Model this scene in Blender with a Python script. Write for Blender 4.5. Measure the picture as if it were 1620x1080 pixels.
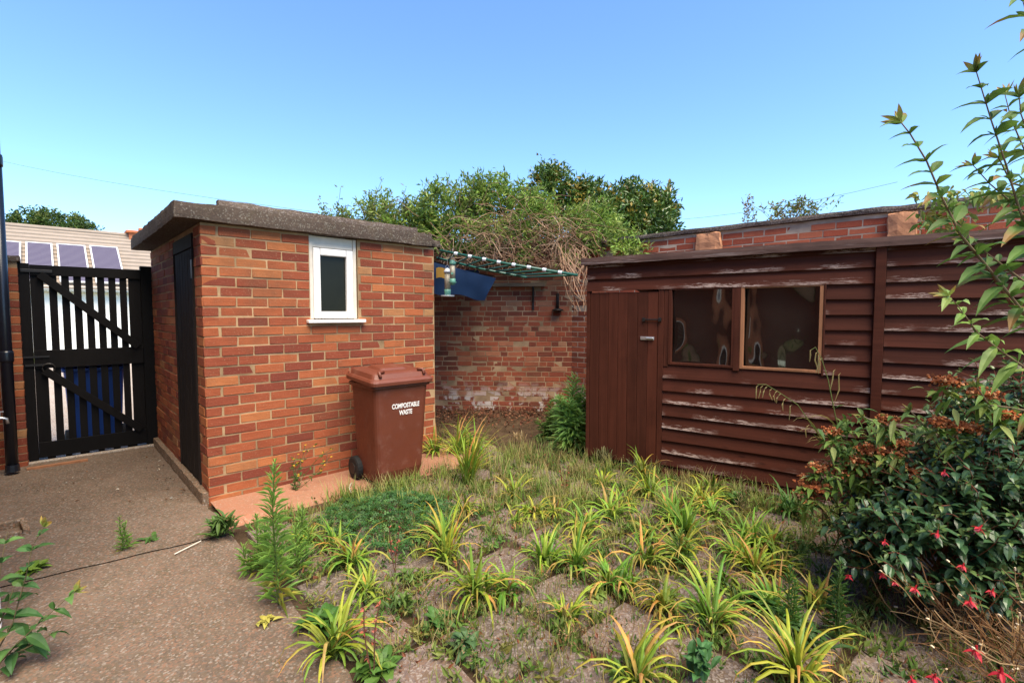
import bpy, bmesh, math, random
from mathutils import Vector, Matrix, noise
R = math.radians
for o in list(bpy.data.objects): bpy.data.objects.remove(o)
scene = bpy.context.scene
COL = scene.collection
# ------------------------------------------------------------------ camera
F = 775.0; CH = 1.42; PITCH = math.atan(43/F)
cd = bpy.data.cameras.new('camera'); cd.sensor_width = 36; cd.lens = 36*F/1620
cd.clip_start = 0.02; cd.clip_end = 2000
cam = bpy.data.objects.new('camera', cd); COL.objects.link(cam)
cam.location = (0, 0, CH); cam.rotation_euler = (R(90)-PITCH, 0, 0); scene.camera = cam
# ------------------------------------------------------------------ light
SUN_AZ, SUN_EL = R(148), R(62)          # azimuth from +Y towards +X
sd = Vector((math.sin(SUN_AZ)*math.cos(SUN_EL), math.cos(SUN_AZ)*math.cos(SUN_EL), math.sin(SUN_EL)))
world = bpy.data.worlds.new('World'); scene.world = world; world.use_nodes = True
wn = world.node_tree.nodes; wl = world.node_tree.links
bg = wn['Background']; sky = wn.new('ShaderNodeTexSky'); sky.sky_type = 'NISHITA'
sky.sun_disc = False; sky.sun_elevation = SUN_EL; sky.sun_rotation = SUN_AZ
sky.air_density = 1.0; sky.dust_density = 0.0; sky.ozone_density = 3.0; sky.altitude = 0
bg.inputs['Strength'].default_value = 0.135
tn = wn.new('ShaderNodeMix'); tn.data_type = 'RGBA'; tn.blend_type = 'MULTIPLY'; tn.inputs[0].default_value = 1; tn.inputs[7].default_value = (.80, .97, 1.10, 1)
wl.new(sky.outputs[0], tn.inputs[6]); wl.new(tn.outputs[2], bg.inputs['Color'])
ld = bpy.data.lights.new('sun', 'SUN'); ld.energy = 4.6; ld.angle = R(48); ld.color = (1.0, 0.86, 0.66)
sun = bpy.data.objects.new('sun', ld); COL.objects.link(sun)
sun.rotation_euler = (-sd).to_track_quat('-Z', 'Y').to_euler()
vs = scene.view_settings; vs.view_transform = 'Standard'; vs.look = 'None'; vs.gamma = 1; vs.exposure = 1.15
scene.render.engine = 'CYCLES'
# ------------------------------------------------------------------ pixel helpers (directions only)
cp, sp = math.cos(PITCH), math.sin(PITCH)
def ray(px, py):
    a = (px-810)/F; b = -(py-540)/F
    return Vector((a, cp + b*sp, -sp + b*cp))
def G(px, py, z=0.0):
    d = ray(px, py); t = (z-CH)/d.z; return Vector((d.x*t, d.y*t, z))
def D(px, py, Y):
    d = ray(px, py); t = Y/d.y; return Vector((d.x*t, Y, CH + d.z*t))
# ------------------------------------------------------------------ object helpers
def tag(o, label=None, cat=None, group=None, kind=None):
    if label: o['label'] = label
    if cat: o['category'] = cat
    if group: o['group'] = group
    if kind: o['kind'] = kind
    return o
def empty(name, loc=(0, 0, 0), rz=0, **k):
    o = bpy.data.objects.new(name, None); COL.objects.link(o); o.location = loc; o.rotation_euler = (0, 0, rz)
    o.empty_display_size = 0.1
    return tag(o, **k)
def link(name, me, parent=None, loc=(0, 0, 0), rot=(0, 0, 0)):
    o = bpy.data.objects.new(name, me); COL.objects.link(o); o.parent = parent
    o.location = loc; o.rotation_euler = rot
    return o
class MB:
    def __init__(s): s.v = []; s.f = []; s.c = []; s.mi = []; s.cur = 0; s.r = []; s.col = (1, 1, 1)
    def V(s, p, c=None):
        s.v.append(tuple(p)); s.c.append(c or s.col); return len(s.v)-1
    def Fc(s, *ix): s.f.append(ix); s.mi.append(s.cur)
    def box(s, x0, x1, y0, y1, z0, z1):
        i = [s.V(p) for p in ((x0,y0,z0),(x1,y0,z0),(x1,y1,z0),(x0,y1,z0),(x0,y0,z1),(x1,y0,z1),(x1,y1,z1),(x0,y1,z1))]
        for q in ((0,3,2,1),(4,5,6,7),(0,1,5,4),(1,2,6,5),(2,3,7,6),(3,0,4,7)): s.Fc(*[i[k] for k in q])
        return s
    def hexa(s, P):
        i = [s.V(p) for p in P]
        for q in ((0,3,2,1),(4,5,6,7),(0,1,5,4),(1,2,6,5),(2,3,7,6),(3,0,4,7)): s.Fc(*[i[k] for k in q])
        return s
    def bar(s, a, b, w, t, up=Vector((0, 0, 1))):
        a = Vector(a); b = Vector(b); d = (b-a).normalized(); x = d.cross(up).normalized(); y = x.cross(d).normalized()
        P = []
        for e in (a, b):
            for sx, sy in ((-1,-1),(1,-1),(1,1),(-1,1)): P.append(e + x*w/2*sx + y*t/2*sy)
        return s.hexa(P)
    def tube(s, pts, rad, n=6, cap=True, c=None):
        pts = [Vector(p) for p in pts]; rings = []
        for k, p in enumerate(pts):
            d = (pts[min(k+1, len(pts)-1)]-pts[max(k-1, 0)])
            d = d.normalized() if d.length > 1e-9 else Vector((0, 0, 1))
            a = d.cross(Vector((0, 0, 1)) if abs(d.z) < .95 else Vector((1, 0, 0))).normalized(); b = d.cross(a)
            r = rad[k] if isinstance(rad, (list, tuple)) else rad
            rings.append([s.V(p + a*r*math.cos(2*math.pi*j/n) + b*r*math.sin(2*math.pi*j/n), c) for j in range(n)])
        for k in range(len(rings)-1):
            for j in range(n): s.Fc(rings[k][j], rings[k][(j+1) % n], rings[k+1][(j+1) % n], rings[k+1][j])
        if cap: s.Fc(*rings[0][::-1]); s.Fc(*rings[-1])
        return s
    def lathe(s, prof, n=14, c=(0, 0, 0)):
        rg = [[s.V((c[0]+r*math.cos(2*math.pi*j/n), c[1]+r*math.sin(2*math.pi*j/n), c[2]+z)) for j in range(n)] for r, z in prof]
        for k in range(len(rg)-1):
            for j in range(n): s.Fc(rg[k][j], rg[k][(j+1) % n], rg[k+1][(j+1) % n], rg[k+1][j])
        s.Fc(*rg[0][::-1]); s.Fc(*rg[-1]); return s
    def grid(s, fn, nu, nv):
        ix = [[s.V(fn(i/nu, j/nv)) for j in range(nv+1)] for i in range(nu+1)]
        for i in range(nu):
            for j in range(nv): s.Fc(ix[i][j], ix[i+1][j], ix[i+1][j+1], ix[i][j+1])
        return s
    # vegetation primitives ------------------------------------------------
    def tri_leaf(s, p, d, side, L, W, c, c2=None, fold=.25):
        n = d.cross(side); a = s.V(p, c); t = s.V(p+d*L, c2 or c)
        m = p+d*L*.42+n*W*fold
        l = s.V(m-side*W*.5, c); r = s.V(m+side*W*.5, c); s.Fc(a, l, t); s.Fc(a, t, r)
    def leaf(s, p, d, side, L, W, c, droop=.35, fold=.18, c2=None):
        n = side.cross(d); rows = []
        st = ((0, .06), (.18, .7), (.42, 1.), (.7, .66), (.88, .28), (1, .01))
        for t, w in st:
            m = p + d*L*t*(1-.12*droop*t) - Vector((0, 0, 1))*L*droop*t*t
            cc = c if (not c2 or t < .6) else c2
            e = n*W*fold*w
            rows.append((s.V(m-side*W*.5*w+e, cc), s.V(m, tuple(x*1.12 for x in cc)), s.V(m+side*W*.5*w+e, cc)))
        for a, b in zip(rows, rows[1:]):
            s.Fc(a[0], a[1], b[1], b[0]); s.Fc(a[1], a[2], b[2], b[1])
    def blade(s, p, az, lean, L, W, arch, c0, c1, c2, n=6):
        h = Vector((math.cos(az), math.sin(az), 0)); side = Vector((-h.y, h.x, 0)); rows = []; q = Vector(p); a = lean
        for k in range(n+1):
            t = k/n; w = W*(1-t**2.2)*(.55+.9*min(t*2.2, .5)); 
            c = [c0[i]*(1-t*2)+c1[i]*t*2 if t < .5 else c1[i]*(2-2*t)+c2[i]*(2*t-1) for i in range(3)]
            dd = h*math.sin(a)+Vector((0, 0, math.cos(a)))
            nn = side.cross(dd)
            rows.append((s.V(q-side*w*.5+nn*w*.2, c), s.V(q, c), s.V(q+side*w*.5+nn*w*.2, c)))
            q = q + dd*L/n; a += arch/n*(.5+t)
        for x, y in zip(rows, rows[1:]):
            s.Fc(x[0], x[1], y[1], y[0]); s.Fc(x[1], x[2], y[2], y[1])
    def mesh(s, name, mats, smooth=False):
        me = bpy.data.meshes.new(name); me.from_pydata(s.v, [], s.f)
        for m in (mats if isinstance(mats, (list, tuple)) else [mats]): me.materials.append(m)
        if any(s.mi): me.polygons.foreach_set('material_index', s.mi)
        if any(c != (1, 1, 1) for c in s.c[:50]):
            a = me.attributes.new('Col', 'FLOAT_COLOR', 'POINT')
            a.data.foreach_set('color', [x for c in s.c for x in (c[0], c[1], c[2], 1)])
        if s.r:
            a = me.attributes.new('rnd', 'FLOAT', 'FACE'); a.data.foreach_set('value', s.r)
        if smooth: me.polygons.foreach_set('use_smooth', [True]*len(me.polygons))
        me.update(); return me
    def obj(s, name, mats, parent=None, loc=(0, 0, 0), rot=(0, 0, 0), smooth=False, bevel=0, **k):
        o = link(name, s.mesh(name, mats, smooth), parent, loc, rot)
        if bevel:
            m = o.modifiers.new('b', 'BEVEL'); m.width = bevel; m.segments = 2; m.limit_method = 'ANGLE'; m.angle_limit = R(40)
        return tag(o, **k)
# ------------------------------------------------------------------ materials
class NT:
    def __init__(s, name):
        s.m = bpy.data.materials.new(name); s.m.use_nodes = True; s.t = s.m.node_tree; s.n = s.t.nodes; s.l = s.t.links
        s.p = s.n['Principled BSDF']; s.out = s.n['Material Output']
    def new(s, ty, ins=None, **kw):
        n = s.n.new(ty)
        for k, v in kw.items(): setattr(n, k, v)
        for k, v in (ins or {}).items(): s.set(n.inputs[k], v)
        return n
    def set(s, sock, v):
        if isinstance(v, bpy.types.NodeSocket): s.l.new(v, sock)
        else: sock.default_value = (v[0], v[1], v[2], 1) if (isinstance(v, tuple) and len(v) == 3 and sock.type == 'RGBA') else v
    def coord(s, kind='Object', scale=None):
        c = s.new('ShaderNodeTexCoord').outputs[kind]
        if scale is not None:
            c = s.new('ShaderNodeMapping', {'Vector': c, 'Scale': scale}).outputs[0]
        return c
    def noise(s, v, scale, detail=4, rough=.6, out='Fac'):
        return s.new('ShaderNodeTexNoise', {'Vector': v, 'Scale': scale, 'Detail': detail, 'Roughness': rough}).outputs[out]
    def vor(s, v, scale, out='Color', feature='F1'):
        return s.new('ShaderNodeTexVoronoi', {'Vector': v, 'Scale': scale}, feature=feature).outputs[out]
    def ramp(s, f, stops, interp='LINEAR'):
        n = s.new('ShaderNodeValToRGB', {'Fac': f}); e = n.color_ramp.elements; n.color_ramp.interpolation = interp
        while len(e) < len(stops): e.new(.5)
        for x, (p, c) in zip(e, stops): x.position = p; x.color = (c[0], c[1], c[2], 1) if isinstance(c, tuple) else (c, c, c, 1)
        return n.outputs[0]
    def mix(s, f, a, b, mode='MIX'):
        n = s.new('ShaderNodeMix', data_type='RGBA', blend_type=mode)
        s.set(n.inputs[0], f); s.set(n.inputs[6], a); s.set(n.inputs[7], b); return n.outputs[2]
    def math(s, op, a, b=0.0):
        n = s.new('ShaderNodeMath', operation=op); s.set(n.inputs[0], a); s.set(n.inputs[1], b); return n.outputs[0]
    def bump(s, h, strength=.4, dist=.01):
        s.l.new(s.new('ShaderNodeBump', {'Height': h, 'Strength': strength, 'Distance': dist}).outputs[0], s.p.inputs['Normal'])
    def base(s, c, rough=.8, spec=.3, metal=0):
        s.set(s.p.inputs['Base Color'], c); s.set(s.p.inputs['Roughness'], rough)
        s.p.inputs['Specular IOR Level'].default_value = spec; s.p.inputs['Metallic'].default_value = metal
        return s.m
def plain(name, c, rough=.6, spec=.4, metal=0, var=.15, sc=12, bump=0):
    t = NT(name); v = t.coord(); n = t.noise(v, sc, 5)
    col = t.mix(n, tuple(x*(1-var) for x in c), tuple(min(1, x*(1+var)) for x in c))
    if bump: t.bump(t.noise(v, sc*6, 3), bump, .004)
    return t.base(col, rough, spec, metal)
def brick_mat(name, stops, attr=False, comb=True, dirt=(.10, .055, .032), stain=.5, white=0):
    t = NT(name); v = t.coord()
    wv = t.new('ShaderNodeNewGeometry').outputs['Position']
    rnd = t.new('ShaderNodeAttribute', attribute_name='rnd').outputs['Fac'] if attr else t.new('ShaderNodeObjectInfo').outputs['Random']
    c = t.ramp(rnd, stops)
    vo = t.new('ShaderNodeVectorMath', {0: v, 1: rnd}, operation='ADD').outputs[0] if not attr else v
    n1 = t.noise(vo, 14, 5); c = t.mix(t.math('MULTIPLY', n1, .55), c, t.mix(1, c, (.55, .48, .46), 'MULTIPLY'))
    sc = t.new('ShaderNodeMapping', {'Vector': vo, 'Scale': (4, 4, 260)}).outputs[0]
    st = t.noise(sc, 1, 3, .7)
    if comb: c = t.mix(t.math('MULTIPLY', t.ramp(st, [(.5, 0), (.62, 1)]), .38), c, t.mix(1, c, (.5, .45, .45), 'MULTIPLY'))
    n2 = t.noise(wv, 2.3, 6, .65); c = t.mix(t.math('MULTIPLY', t.ramp(n2, [(.48, 0), (.7, 1)]), stain), c, dirt)
    sp_ = t.noise(vo, 120, 2); c = t.mix(t.math('MULTIPLY', t.ramp(sp_, [(.62, 0), (.72, 1)]), .35), c, (.5, .33, .2))
    if white:
        z = t.new('ShaderNodeSeparateXYZ', {0: wv}).outputs[2]
        zr = t.ramp(z, [(.12, 1), (.42, 0)])
        w = t.math('MULTIPLY', t.ramp(t.noise(wv, 5, 5), [(.5, 0), (.56, 1)]), zr)
        c = t.mix(t.math('MULTIPLY', w, white), c, (.62, .58, .54))
    h = t.math('ADD', t.math('MULTIPLY', st, .6 if comb else .1), t.noise(vo, 70, 4)); t.bump(h, .55, .004)
    return t.base(c, .88, .2)
RED = [(0, (.18, .042, .026)), (.3, (.26, .064, .032)), (.6, (.33, .09, .038)), (.85, (.38, .115, .045)), (.96, (.42, .15, .055)), (1, (.36, .19, .085))]
RED2 = [(0, (.15, .045, .03)), (.3, (.24, .065, .04)), (.6, (.32, .085, .045)), (.85, (.36, .12, .065)), (1, (.38, .2, .12))]
M = {}
M['brick'] = brick_mat('shed_brick', RED); M['brick_a'] = brick_mat('shed_brick_mass', RED, True)
M['wbrick'] = brick_mat('wall_brick', RED2, comb=False, white=.8); M['wbrick_a'] = brick_mat('wall_brick_mass', RED2, True, False, white=.8)
M['rbrick'] = brick_mat('right_wall_brick', [(0, (.24, .06, .035)), (.5, (.37, .085, .045)), (1, (.42, .13, .07))], comb=False, stain=.2)
def mortar(name, c):
    t = NT(name); wv = t.new('ShaderNodeNewGeometry').outputs['Position']; n = t.noise(wv, 3, 6)
    col = t.mix(t.ramp(n, [(.3, 0), (.7, 1)]), tuple(x*.45 for x in c), tuple(x*1.25 for x in c)); t.bump(t.noise(wv, 150, 3), .6, .004); return t.base(col, .95, .1)
M['mortar'] = mortar('sandy_mortar', (.37, .245, .135)); M['wmortar'] = mortar('wall_mortar', (.38, .26, .16)); M['rmortar'] = mortar('pale_mortar', (.42, .33, .26))
def aggregate(name, c, dark, speck, mossy=.4, obj=False):
    t = NT(name); wv = t.new('ShaderNodeNewGeometry').outputs['Position']
    if obj:
        rnd = t.new('ShaderNodeObjectInfo').outputs['Random']; c = t.ramp(rnd, c)
    big = t.noise(wv, 1.7, 6, .65); mid = t.noise(wv, 9, 5, .7)
    col = t.mix(t.ramp(big, [(.35, 0), (.68, 1)]), c, dark)
    col = t.mix(t.math('MULTIPLY', t.ramp(mid, [(.5, 0), (.66, 1)]), mossy), col, (.085, .07, .04))
    cell = t.vor(wv, 115); g = t.new('ShaderNodeSeparateColor', {0: cell}).outputs
    stone = t.ramp(g[0], speck, 'CONSTANT')
    col = t.mix(t.math('MULTIPLY', t.ramp(g[1], [(.42, 0), (.47, 1)]), .66), col, stone)
    fine = t.noise(wv, 210, 3, .7); col = t.mix(t.math('MULTIPLY', fine, .5), col, t.mix(1, col, (.42, .4, .38), 'MULTIPLY'))
    d = t.vor(wv, 115, 'Distance'); t.bump(t.math('ADD', t.math('MULTIPLY', d, .7), t.math('ADD', fine, t.math('MULTIPLY', mid, .5))), .5, .004)
    return t.base(col, .93, .18)
SPK = [(0, (.30, .17, .11)), (.2, (.20, .16, .13)), (.38, (.34, .25, .18)), (.55, (.16, .10, .07)), (.72, (.38, .20, .12)), (.88, (.42, .36, .30))]
SPKP = [(0, (.20, .12, .085)), (.2, (.14, .12, .10)), (.38, (.22, .17, .135)), (.55, (.10, .075, .06)), (.72, (.24, .135, .09)), (.9, (.30, .26, .22))]
M['path'] = aggregate('worn_concrete', (.175, .128, .092), (.105, .077, .054), SPKP, .6)
SPK2 = [(0, (.16, .13, .12)), (.3, (.24, .2, .18)), (.5, (.12, .095, .09)), (.7, (.27, .22, .19)), (.93, (.33, .30, .27))]
M['slab'] = aggregate('paving_slab', [(0, (.15, .12, .095)), (.35, (.21, .12, .082)), (.6, (.16, .125, .10)), (1, (.23, .13, .088))], (.10, .07, .048), SPK2, .5, True)
M['apron'] = aggregate('red_concrete', (.36, .16, .095), (.29, .16, .10), [(0, (.36, .16, .1)), (.5, (.32, .18, .12)), (.85, (.4, .25, .18))], .12)
M['tanpave'] = aggregate('tan_paving', [(0, (.30, .2, .12)), (1, (.24, .16, .10))], (.19, .125, .075), SPK, .35, True)
M['plinth'] = aggregate('plinth_render', (.2, .14, .09), (.12, .085, .055), SPK, .5)
M['drive'] = aggregate('driveway_concrete', (.5, .45, .39), (.42, .38, .33), SPK, .1)
M['conc_roof'] = aggregate('roof_concrete', (.105, .078, .062), (.05, .038, .032), [(0, (.2, .18, .15)), (.2, (.08, .06, .05)), (.5, (.12, .09, .07)), (.955, (.26, .24, .2))], .5)
M['upstand'] = aggregate('upstand_concrete', (.17, .13, .10), (.07, .05, .042), SPK2, .3)
t = NT('soil'); wv = t.new('ShaderNodeNewGeometry').outputs['Position']; n = t.noise(wv, 6, 7, .7)
c = t.ramp(n, [(.3, (.04, .026, .015)), (.55, (.085, .055, .033)), (.75, (.13, .085, .05))]); t.bump(t.noise(wv, 40, 6, .7), .9, .02); M['soil'] = t.base(c, .95, .1)
t = NT('far_ground'); wv = t.new('ShaderNodeNewGeometry').outputs['Position']; n = t.noise(wv, 1.2, 6)
M['ground'] = t.base(t.ramp(n, [(.35, (.07, .09, .03)), (.6, (.13, .11, .06))]), .95, .1)
t = NT('lawn_grass'); wv = t.new('ShaderNodeNewGeometry').outputs['Position']; n = t.noise(wv, 9, 6)
M['lawn'] = t.base(t.ramp(n, [(.35, (.12, .17, .04)), (.65, (.24, .28, .08))]), .95, .1)
def wood(name, c, peel=None, peelamt=.5, grain=(1.2, 30, 30), rough=.7, spec=.25, axis=0, worn=None):
    t = NT(name); v = t.coord(); rnd = t.new('ShaderNodeObjectInfo').outputs['Random']
    vo = t.new('ShaderNodeVectorMath', {0: v, 1: t.math('MULTIPLY', rnd, 7.)}, operation='ADD').outputs[0]
    g = t.noise(t.new('ShaderNodeMapping', {'Vector': vo, 'Scale': grain}).outputs[0], 1, 6, .7)
    col = t.mix(g, tuple(x*.4 for x in c), tuple(x*1.6 for x in c))
    col = t.mix(t.math('MULTIPLY', rnd, .8), col, t.mix(1, col, (1.5, 1.4, 1.35), 'MULTIPLY'))
    b = t.noise(vo, 2.2, 5, .6); col = t.mix(t.math('MULTIPLY', t.ramp(b, [(.5, 0), (.7, 1)]), .5), col, tuple(x*.45 for x in c))
    if worn: 
        col = t.mix(t.math('MULTIPLY', t.ramp(t.noise(t.new('ShaderNodeMapping', {'Vector': vo, 'Scale': tuple(x*.7 for x in grain)}).outputs[0], 1.3, 6, .75), [(.56, 0), (.66, 1)]), .7), col, worn)
    if peel:
        sx = t.new('ShaderNodeSeparateXYZ', {0: v}).outputs
        low = t.ramp(sx[2], [(.0, 1), (.022, .78), (.06, .3), (.11, .0)])
        pn = t.noise(t.new('ShaderNodeMapping', {'Vector': vo, 'Scale': (9, 18, 75)}).outputs[0], 1, 8, .72)
        patch = t.noise(vo, 1.9, 2, .5)
        m = t.math('MULTIPLY', t.math('MULTIPLY', t.ramp(t.math('MULTIPLY', pn, t.math('ADD', low, .62)), [(.66, 0), (.74, 1)]), t.ramp(patch, [(.47, 0), (.60, 1)])), peelamt)
        fk = t.ramp(t.noise(t.new('ShaderNodeMapping', {'Vector': vo, 'Scale': (26, 60, 110)}).outputs[0], 1, 4, .7), [(.40, 0), (.52, 1)]); m = t.math('MULTIPLY', m, t.math('ADD', t.math('MULTIPLY', fk, .8), .15))
        kn = t.ramp(t.vor(t.new('ShaderNodeMapping', {'Vector': vo, 'Scale': (3.2, 9, 9)}).outputs[0], 1, 'Distance'), [(.05, 1), (.13, 0)]); col = t.mix(t.math('MULTIPLY', kn, .6), col, tuple(x*.3 for x in c))
        col = t.mix(m, col, t.mix(pn, peel, tuple(x*.55 for x in peel)))
    t.bump(g, .45, .004)
    return t.base(col, rough, spec)
M['shedwood'] = wood('brown_stained_board', (.056, .0165, .0095), (.55, .42, .36), .95, rough=.66, spec=.13)
M['sheddoor'] = wood('brown_door_board', (.062, .0185, .0105), None, grain=(30, 30, 1.4), rough=.6, spec=.15)
M['fascia'] = wood('weathered_fascia', (.085, .05, .042), worn=(.33, .26, .24), grain=(1.5, 25, 40), rough=.85)
M['rawwood'] = wood('bare_wood', (.26, .12, .06), grain=(25, 25, 2))
M['black'] = wood('black_painted_wood', (.0045, .0038, .0035), grain=(25, 25, 2), rough=.6, spec=.14)
M['doorblack'] = wood('weathered_black_door', (.012, .009, .008), worn=(.05, .038, .03), grain=(40, 40, 1.3), rough=.8, spec=.12)
M['shelfwood'] = wood('grey_shelf_wood', (.11, .085, .06), worn=(.2, .17, .13))
M['white'] = plain('white_upvc', (.78, .76, .72), .35, .45, var=.06)
M['dirtywhite'] = plain('stained_white_timber', (.62, .56, .47), .6, .3, var=.25, sc=9)
M['render'] = plain('white_render', (.86, .85, .81), .9, .2, var=.04)
def glassy(name, c, rough, bump=0, sc=3.0, spec=.5):
    t = NT(name); v = t.coord(); n = t.noise(v, 7, 6, .7)
    col = t.mix(n, tuple(x*.5 for x in c), tuple(x*1.7 for x in c))
    dust = t.ramp(t.noise(v, 60, 4, .8), [(.66, 0), (.8, 1)]); col = t.mix(t.math('MULTIPLY', dust, .25), col, (.3, .27, .24))
    if bump: t.bump(t.noise(v, sc, 2, .4), bump, .05)
    return t.base(col, rough, spec)
M['glass'] = glassy('dark_window_glass', (.010, .011, .007), .3, spec=.22)
M['acrylic'] = glassy('dusty_acrylic_sheet', (.008, .006, .005), .05, spec=1.0)
t = NT('brown_bin_plastic'); v = t.coord(); n = t.noise(v, 4, 6, .65)
c = t.mix(n, (.095, .024, .0125), (.15, .04, .02)); sc_ = t.noise(t.new('ShaderNodeMapping', {'Vector': v, 'Scale': (5, 5, 60), 'Rotation': (0, .12, 0)}).outputs[0], 1, 6, .75)
c = t.mix(t.math('MULTIPLY', t.ramp(sc_, [(.58, 0), (.68, 1)]), .35), c, (.05, .016, .01)); du = t.noise(v, 9, 6, .7); c = t.mix(t.math('MULTIPLY', t.ramp(du, [(.56, 0), (.75, 1)]), .3), c, (.25, .13, .09))
t.bump(t.noise(v, 60, 3), .12, .003); M['binbrown'] = t.base(c, t.ramp(du, [(.3, .34), (.7, .6)]), .4)
M['binblue'] = plain('blue_bin_plastic', (.02, .08, .38), .4, .4, var=.1)
M['rubber'] = plain('black_rubber', (.012, .012, .012), .7, .3)
t = NT('worn_white_print'); v = t.coord(); 
M['print'] = t.base(t.mix(t.ramp(t.noise(v, 26, 4, .7), [(.66, 0), (.70, 1)]), (.80, .78, .74), (.2, .07, .05)), .6, .3)
M['greenmetal'] = plain('green_coated_steel', (.012, .075, .052), .38, .5)
M['clip'] = plain('translucent_clip', (.55, .6, .66), .3, .5)
M['iron'] = plain('black_iron', (.018, .016, .015), .5, .5, .3)
M['steel'] = plain('galvanised_steel', (.55, .55, .54), .35, .5, .8)
M['mesh'] = plain('feeder_wire_mesh', (.32, .29, .22), .5, .4, .2, var=.4, sc=60)
M['feedgreen'] = plain('pale_green_plastic', (.10, .26, .2), .45, .4)
M['tarp'] = plain('blue_tarpaulin', (.005, .019, .055), .6, .25, var=.4, sc=4)
M['tarpy'] = plain('yellow_tarpaulin', (.32, .18, .03), .5, .4, var=.3)
M['pipe'] = plain('black_pipe_plastic', (.008, .011, .018), .3, .5)
M['tile'] = plain('concrete_roof_tile', (.27, .225, .185), .9, .2, var=.22, sc=3)
M['terra'] = plain('terracotta', (.42, .15, .07), .85, .2, var=.3, sc=6)
t = NT('solar_cells'); v = t.coord('Object')
w = t.new('ShaderNodeTexWave', {'Vector': v, 'Scale': 3.1, 'Distortion': 0.}, bands_direction='Y').outputs['Fac']
M['solar'] = t.base(t.mix(t.ramp(w, [(.8, 0), (.9, 1)]), (.045, .035, .07), (.2, .19, .23)), .5, .2)
M['alu'] = plain('aluminium_frame', (.75, .75, .75), .4, .5, .3)
M['wire'] = plain('wire_black', (.05, .05, .055), .6)
M['coping'] = aggregate('coping_concrete', (.12, .095, .08), (.05, .04, .035), SPK2, .5)
M['brokenbrick'] = plain('broken_brick_face', (.45, .22, .12), .95, .1, var=.45, sc=16, bump=.8)
def leafmat(name, gloss=.5, trans=.3, spec=.35):
    t = NT(name); a = t.new('ShaderNodeAttribute', attribute_name='Col').outputs['Color']
    wv = t.new('ShaderNodeNewGeometry').outputs['Position']; n = t.noise(wv, 25, 3)
    col = t.mix(n, t.mix(1, a, (.7, .7, .7), 'MULTIPLY'), t.mix(1, a, (1.25, 1.2, 1.1), 'MULTIPLY'))
    t.base(col, gloss, spec)
    tr = t.new('ShaderNodeBsdfTranslucent', {'Color': col}); mx = t.new('ShaderNodeMixShader', {0: trans})
    t.l.new(t.p.outputs[0], mx.inputs[1]); t.l.new(tr.outputs[0], mx.inputs[2]); t.l.new(mx.outputs[0], t.out.inputs['Surface'])
    return t.m
M['leaf'] = leafmat('leaf', .55, .32); M['gloss'] = leafmat('glossy_leaf', .32, .15, .5); M['dry'] = leafmat('dry_stem', .9, .05, .1)
M['petal'] = leafmat('petal', .5, .35)
# ------------------------------------------------------------------ frames of the yard
A = Vector((-2.27, 3.61, 0)); ANG = math.atan2(.69, .726); U = Vector((math.cos(ANG), math.sin(ANG), 0)); V = Vector((-U.y, U.x, 0))
def S(u, v, z=0): return A + U*u + V*v + Vector((0, 0, z))
def uv(p): q = Vector((p.x, p.y, 0))-A; return q.dot(U), q.dot(V)
# ------------------------------------------------------------------ ground
def sheet(name, pts, z, mat, n=None, kind='structure', amp=0, thick=0):
    mb = MB()
    if n:
        a, b, c, d = [Vector((p[0], p[1], z)) for p in pts]
        def fn(s, q):
            p = (a*(1-s)+b*s)*(1-q)+(d*(1-s)+c*s)*q
            p.z += amp*(noise.noise(p*1.3)+.5*noise.noise(p*5)); return p
        mb.grid(fn, n, n)
    else:
        ix = [mb.V((p[0], p[1], z)) for p in pts]; mb.Fc(*ix)
        if thick:
            jx = [mb.V((p[0], p[1], z-thick)) for p in pts]; k = len(pts)
            for i in range(k): mb.Fc(ix[i], jx[i], jx[(i+1) % k], ix[(i+1) % k])
    return mb.obj(name, mat, kind=kind)
sheet('ground', [(-150, -60), (150, -60), (150, 300), (-150, 300)], -.06, M['ground'])
q = [S(-6, 2.45), S(14, 2.45), S(14, 40), S(-30, 40)]
sheet('driveway', [S(-9, 2.5), S(-.05, 2.5), S(2.2, 18), S(-18, 18)], -.016, M['drive'])
sheet('lawn', [(-21, 12.0), (-8, 16.5), (-8.6, 18.4), (-22, 13.6)], -.010, M['lawn'])
def path_piece(name, v0, v1, z, skew):
    mb = MB()
    def fn(s, q):
        u = -3.2 + 3.18*s; v = v0+(v1-v0)*q + skew*(u) + (.014*noise.noise(Vector((u*7, .5, 3)))+.004*noise.noise(Vector((u*40, .5, 3))) if (q > .999 or q < .001) else 0)
        if s > .999: u += .03*noise.noise(Vector((0, v*5, 3)))
        p = S(u, v); p.z = z + .006*noise.noise(p*1.5) - .004*(s > .999); return p
    mb.grid(fn, 40, 40)
    # skirt so that the broken joint has depth
    return mb.obj(name, M['path'], smooth=True, kind='structure')
jv = uv(G(270, 870))[1]
sheet('path_base', [S(-3.2, -5), S(-.06, -5), S(-.06, 2.5), S(-3.2, 2.5)], -.012, M['plinth'])
path_piece('path', jv+.002, 2.6, .004, -.12)
path_piece('path', -5.2, jv+.02, -.004, -.12)
sheet('patio_bed', [S(-.1, 5.5), S(7, 5.5), S(7, -6), S(-.1, -6)], -.028, M['soil'], n=90, amp=.010)
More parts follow.
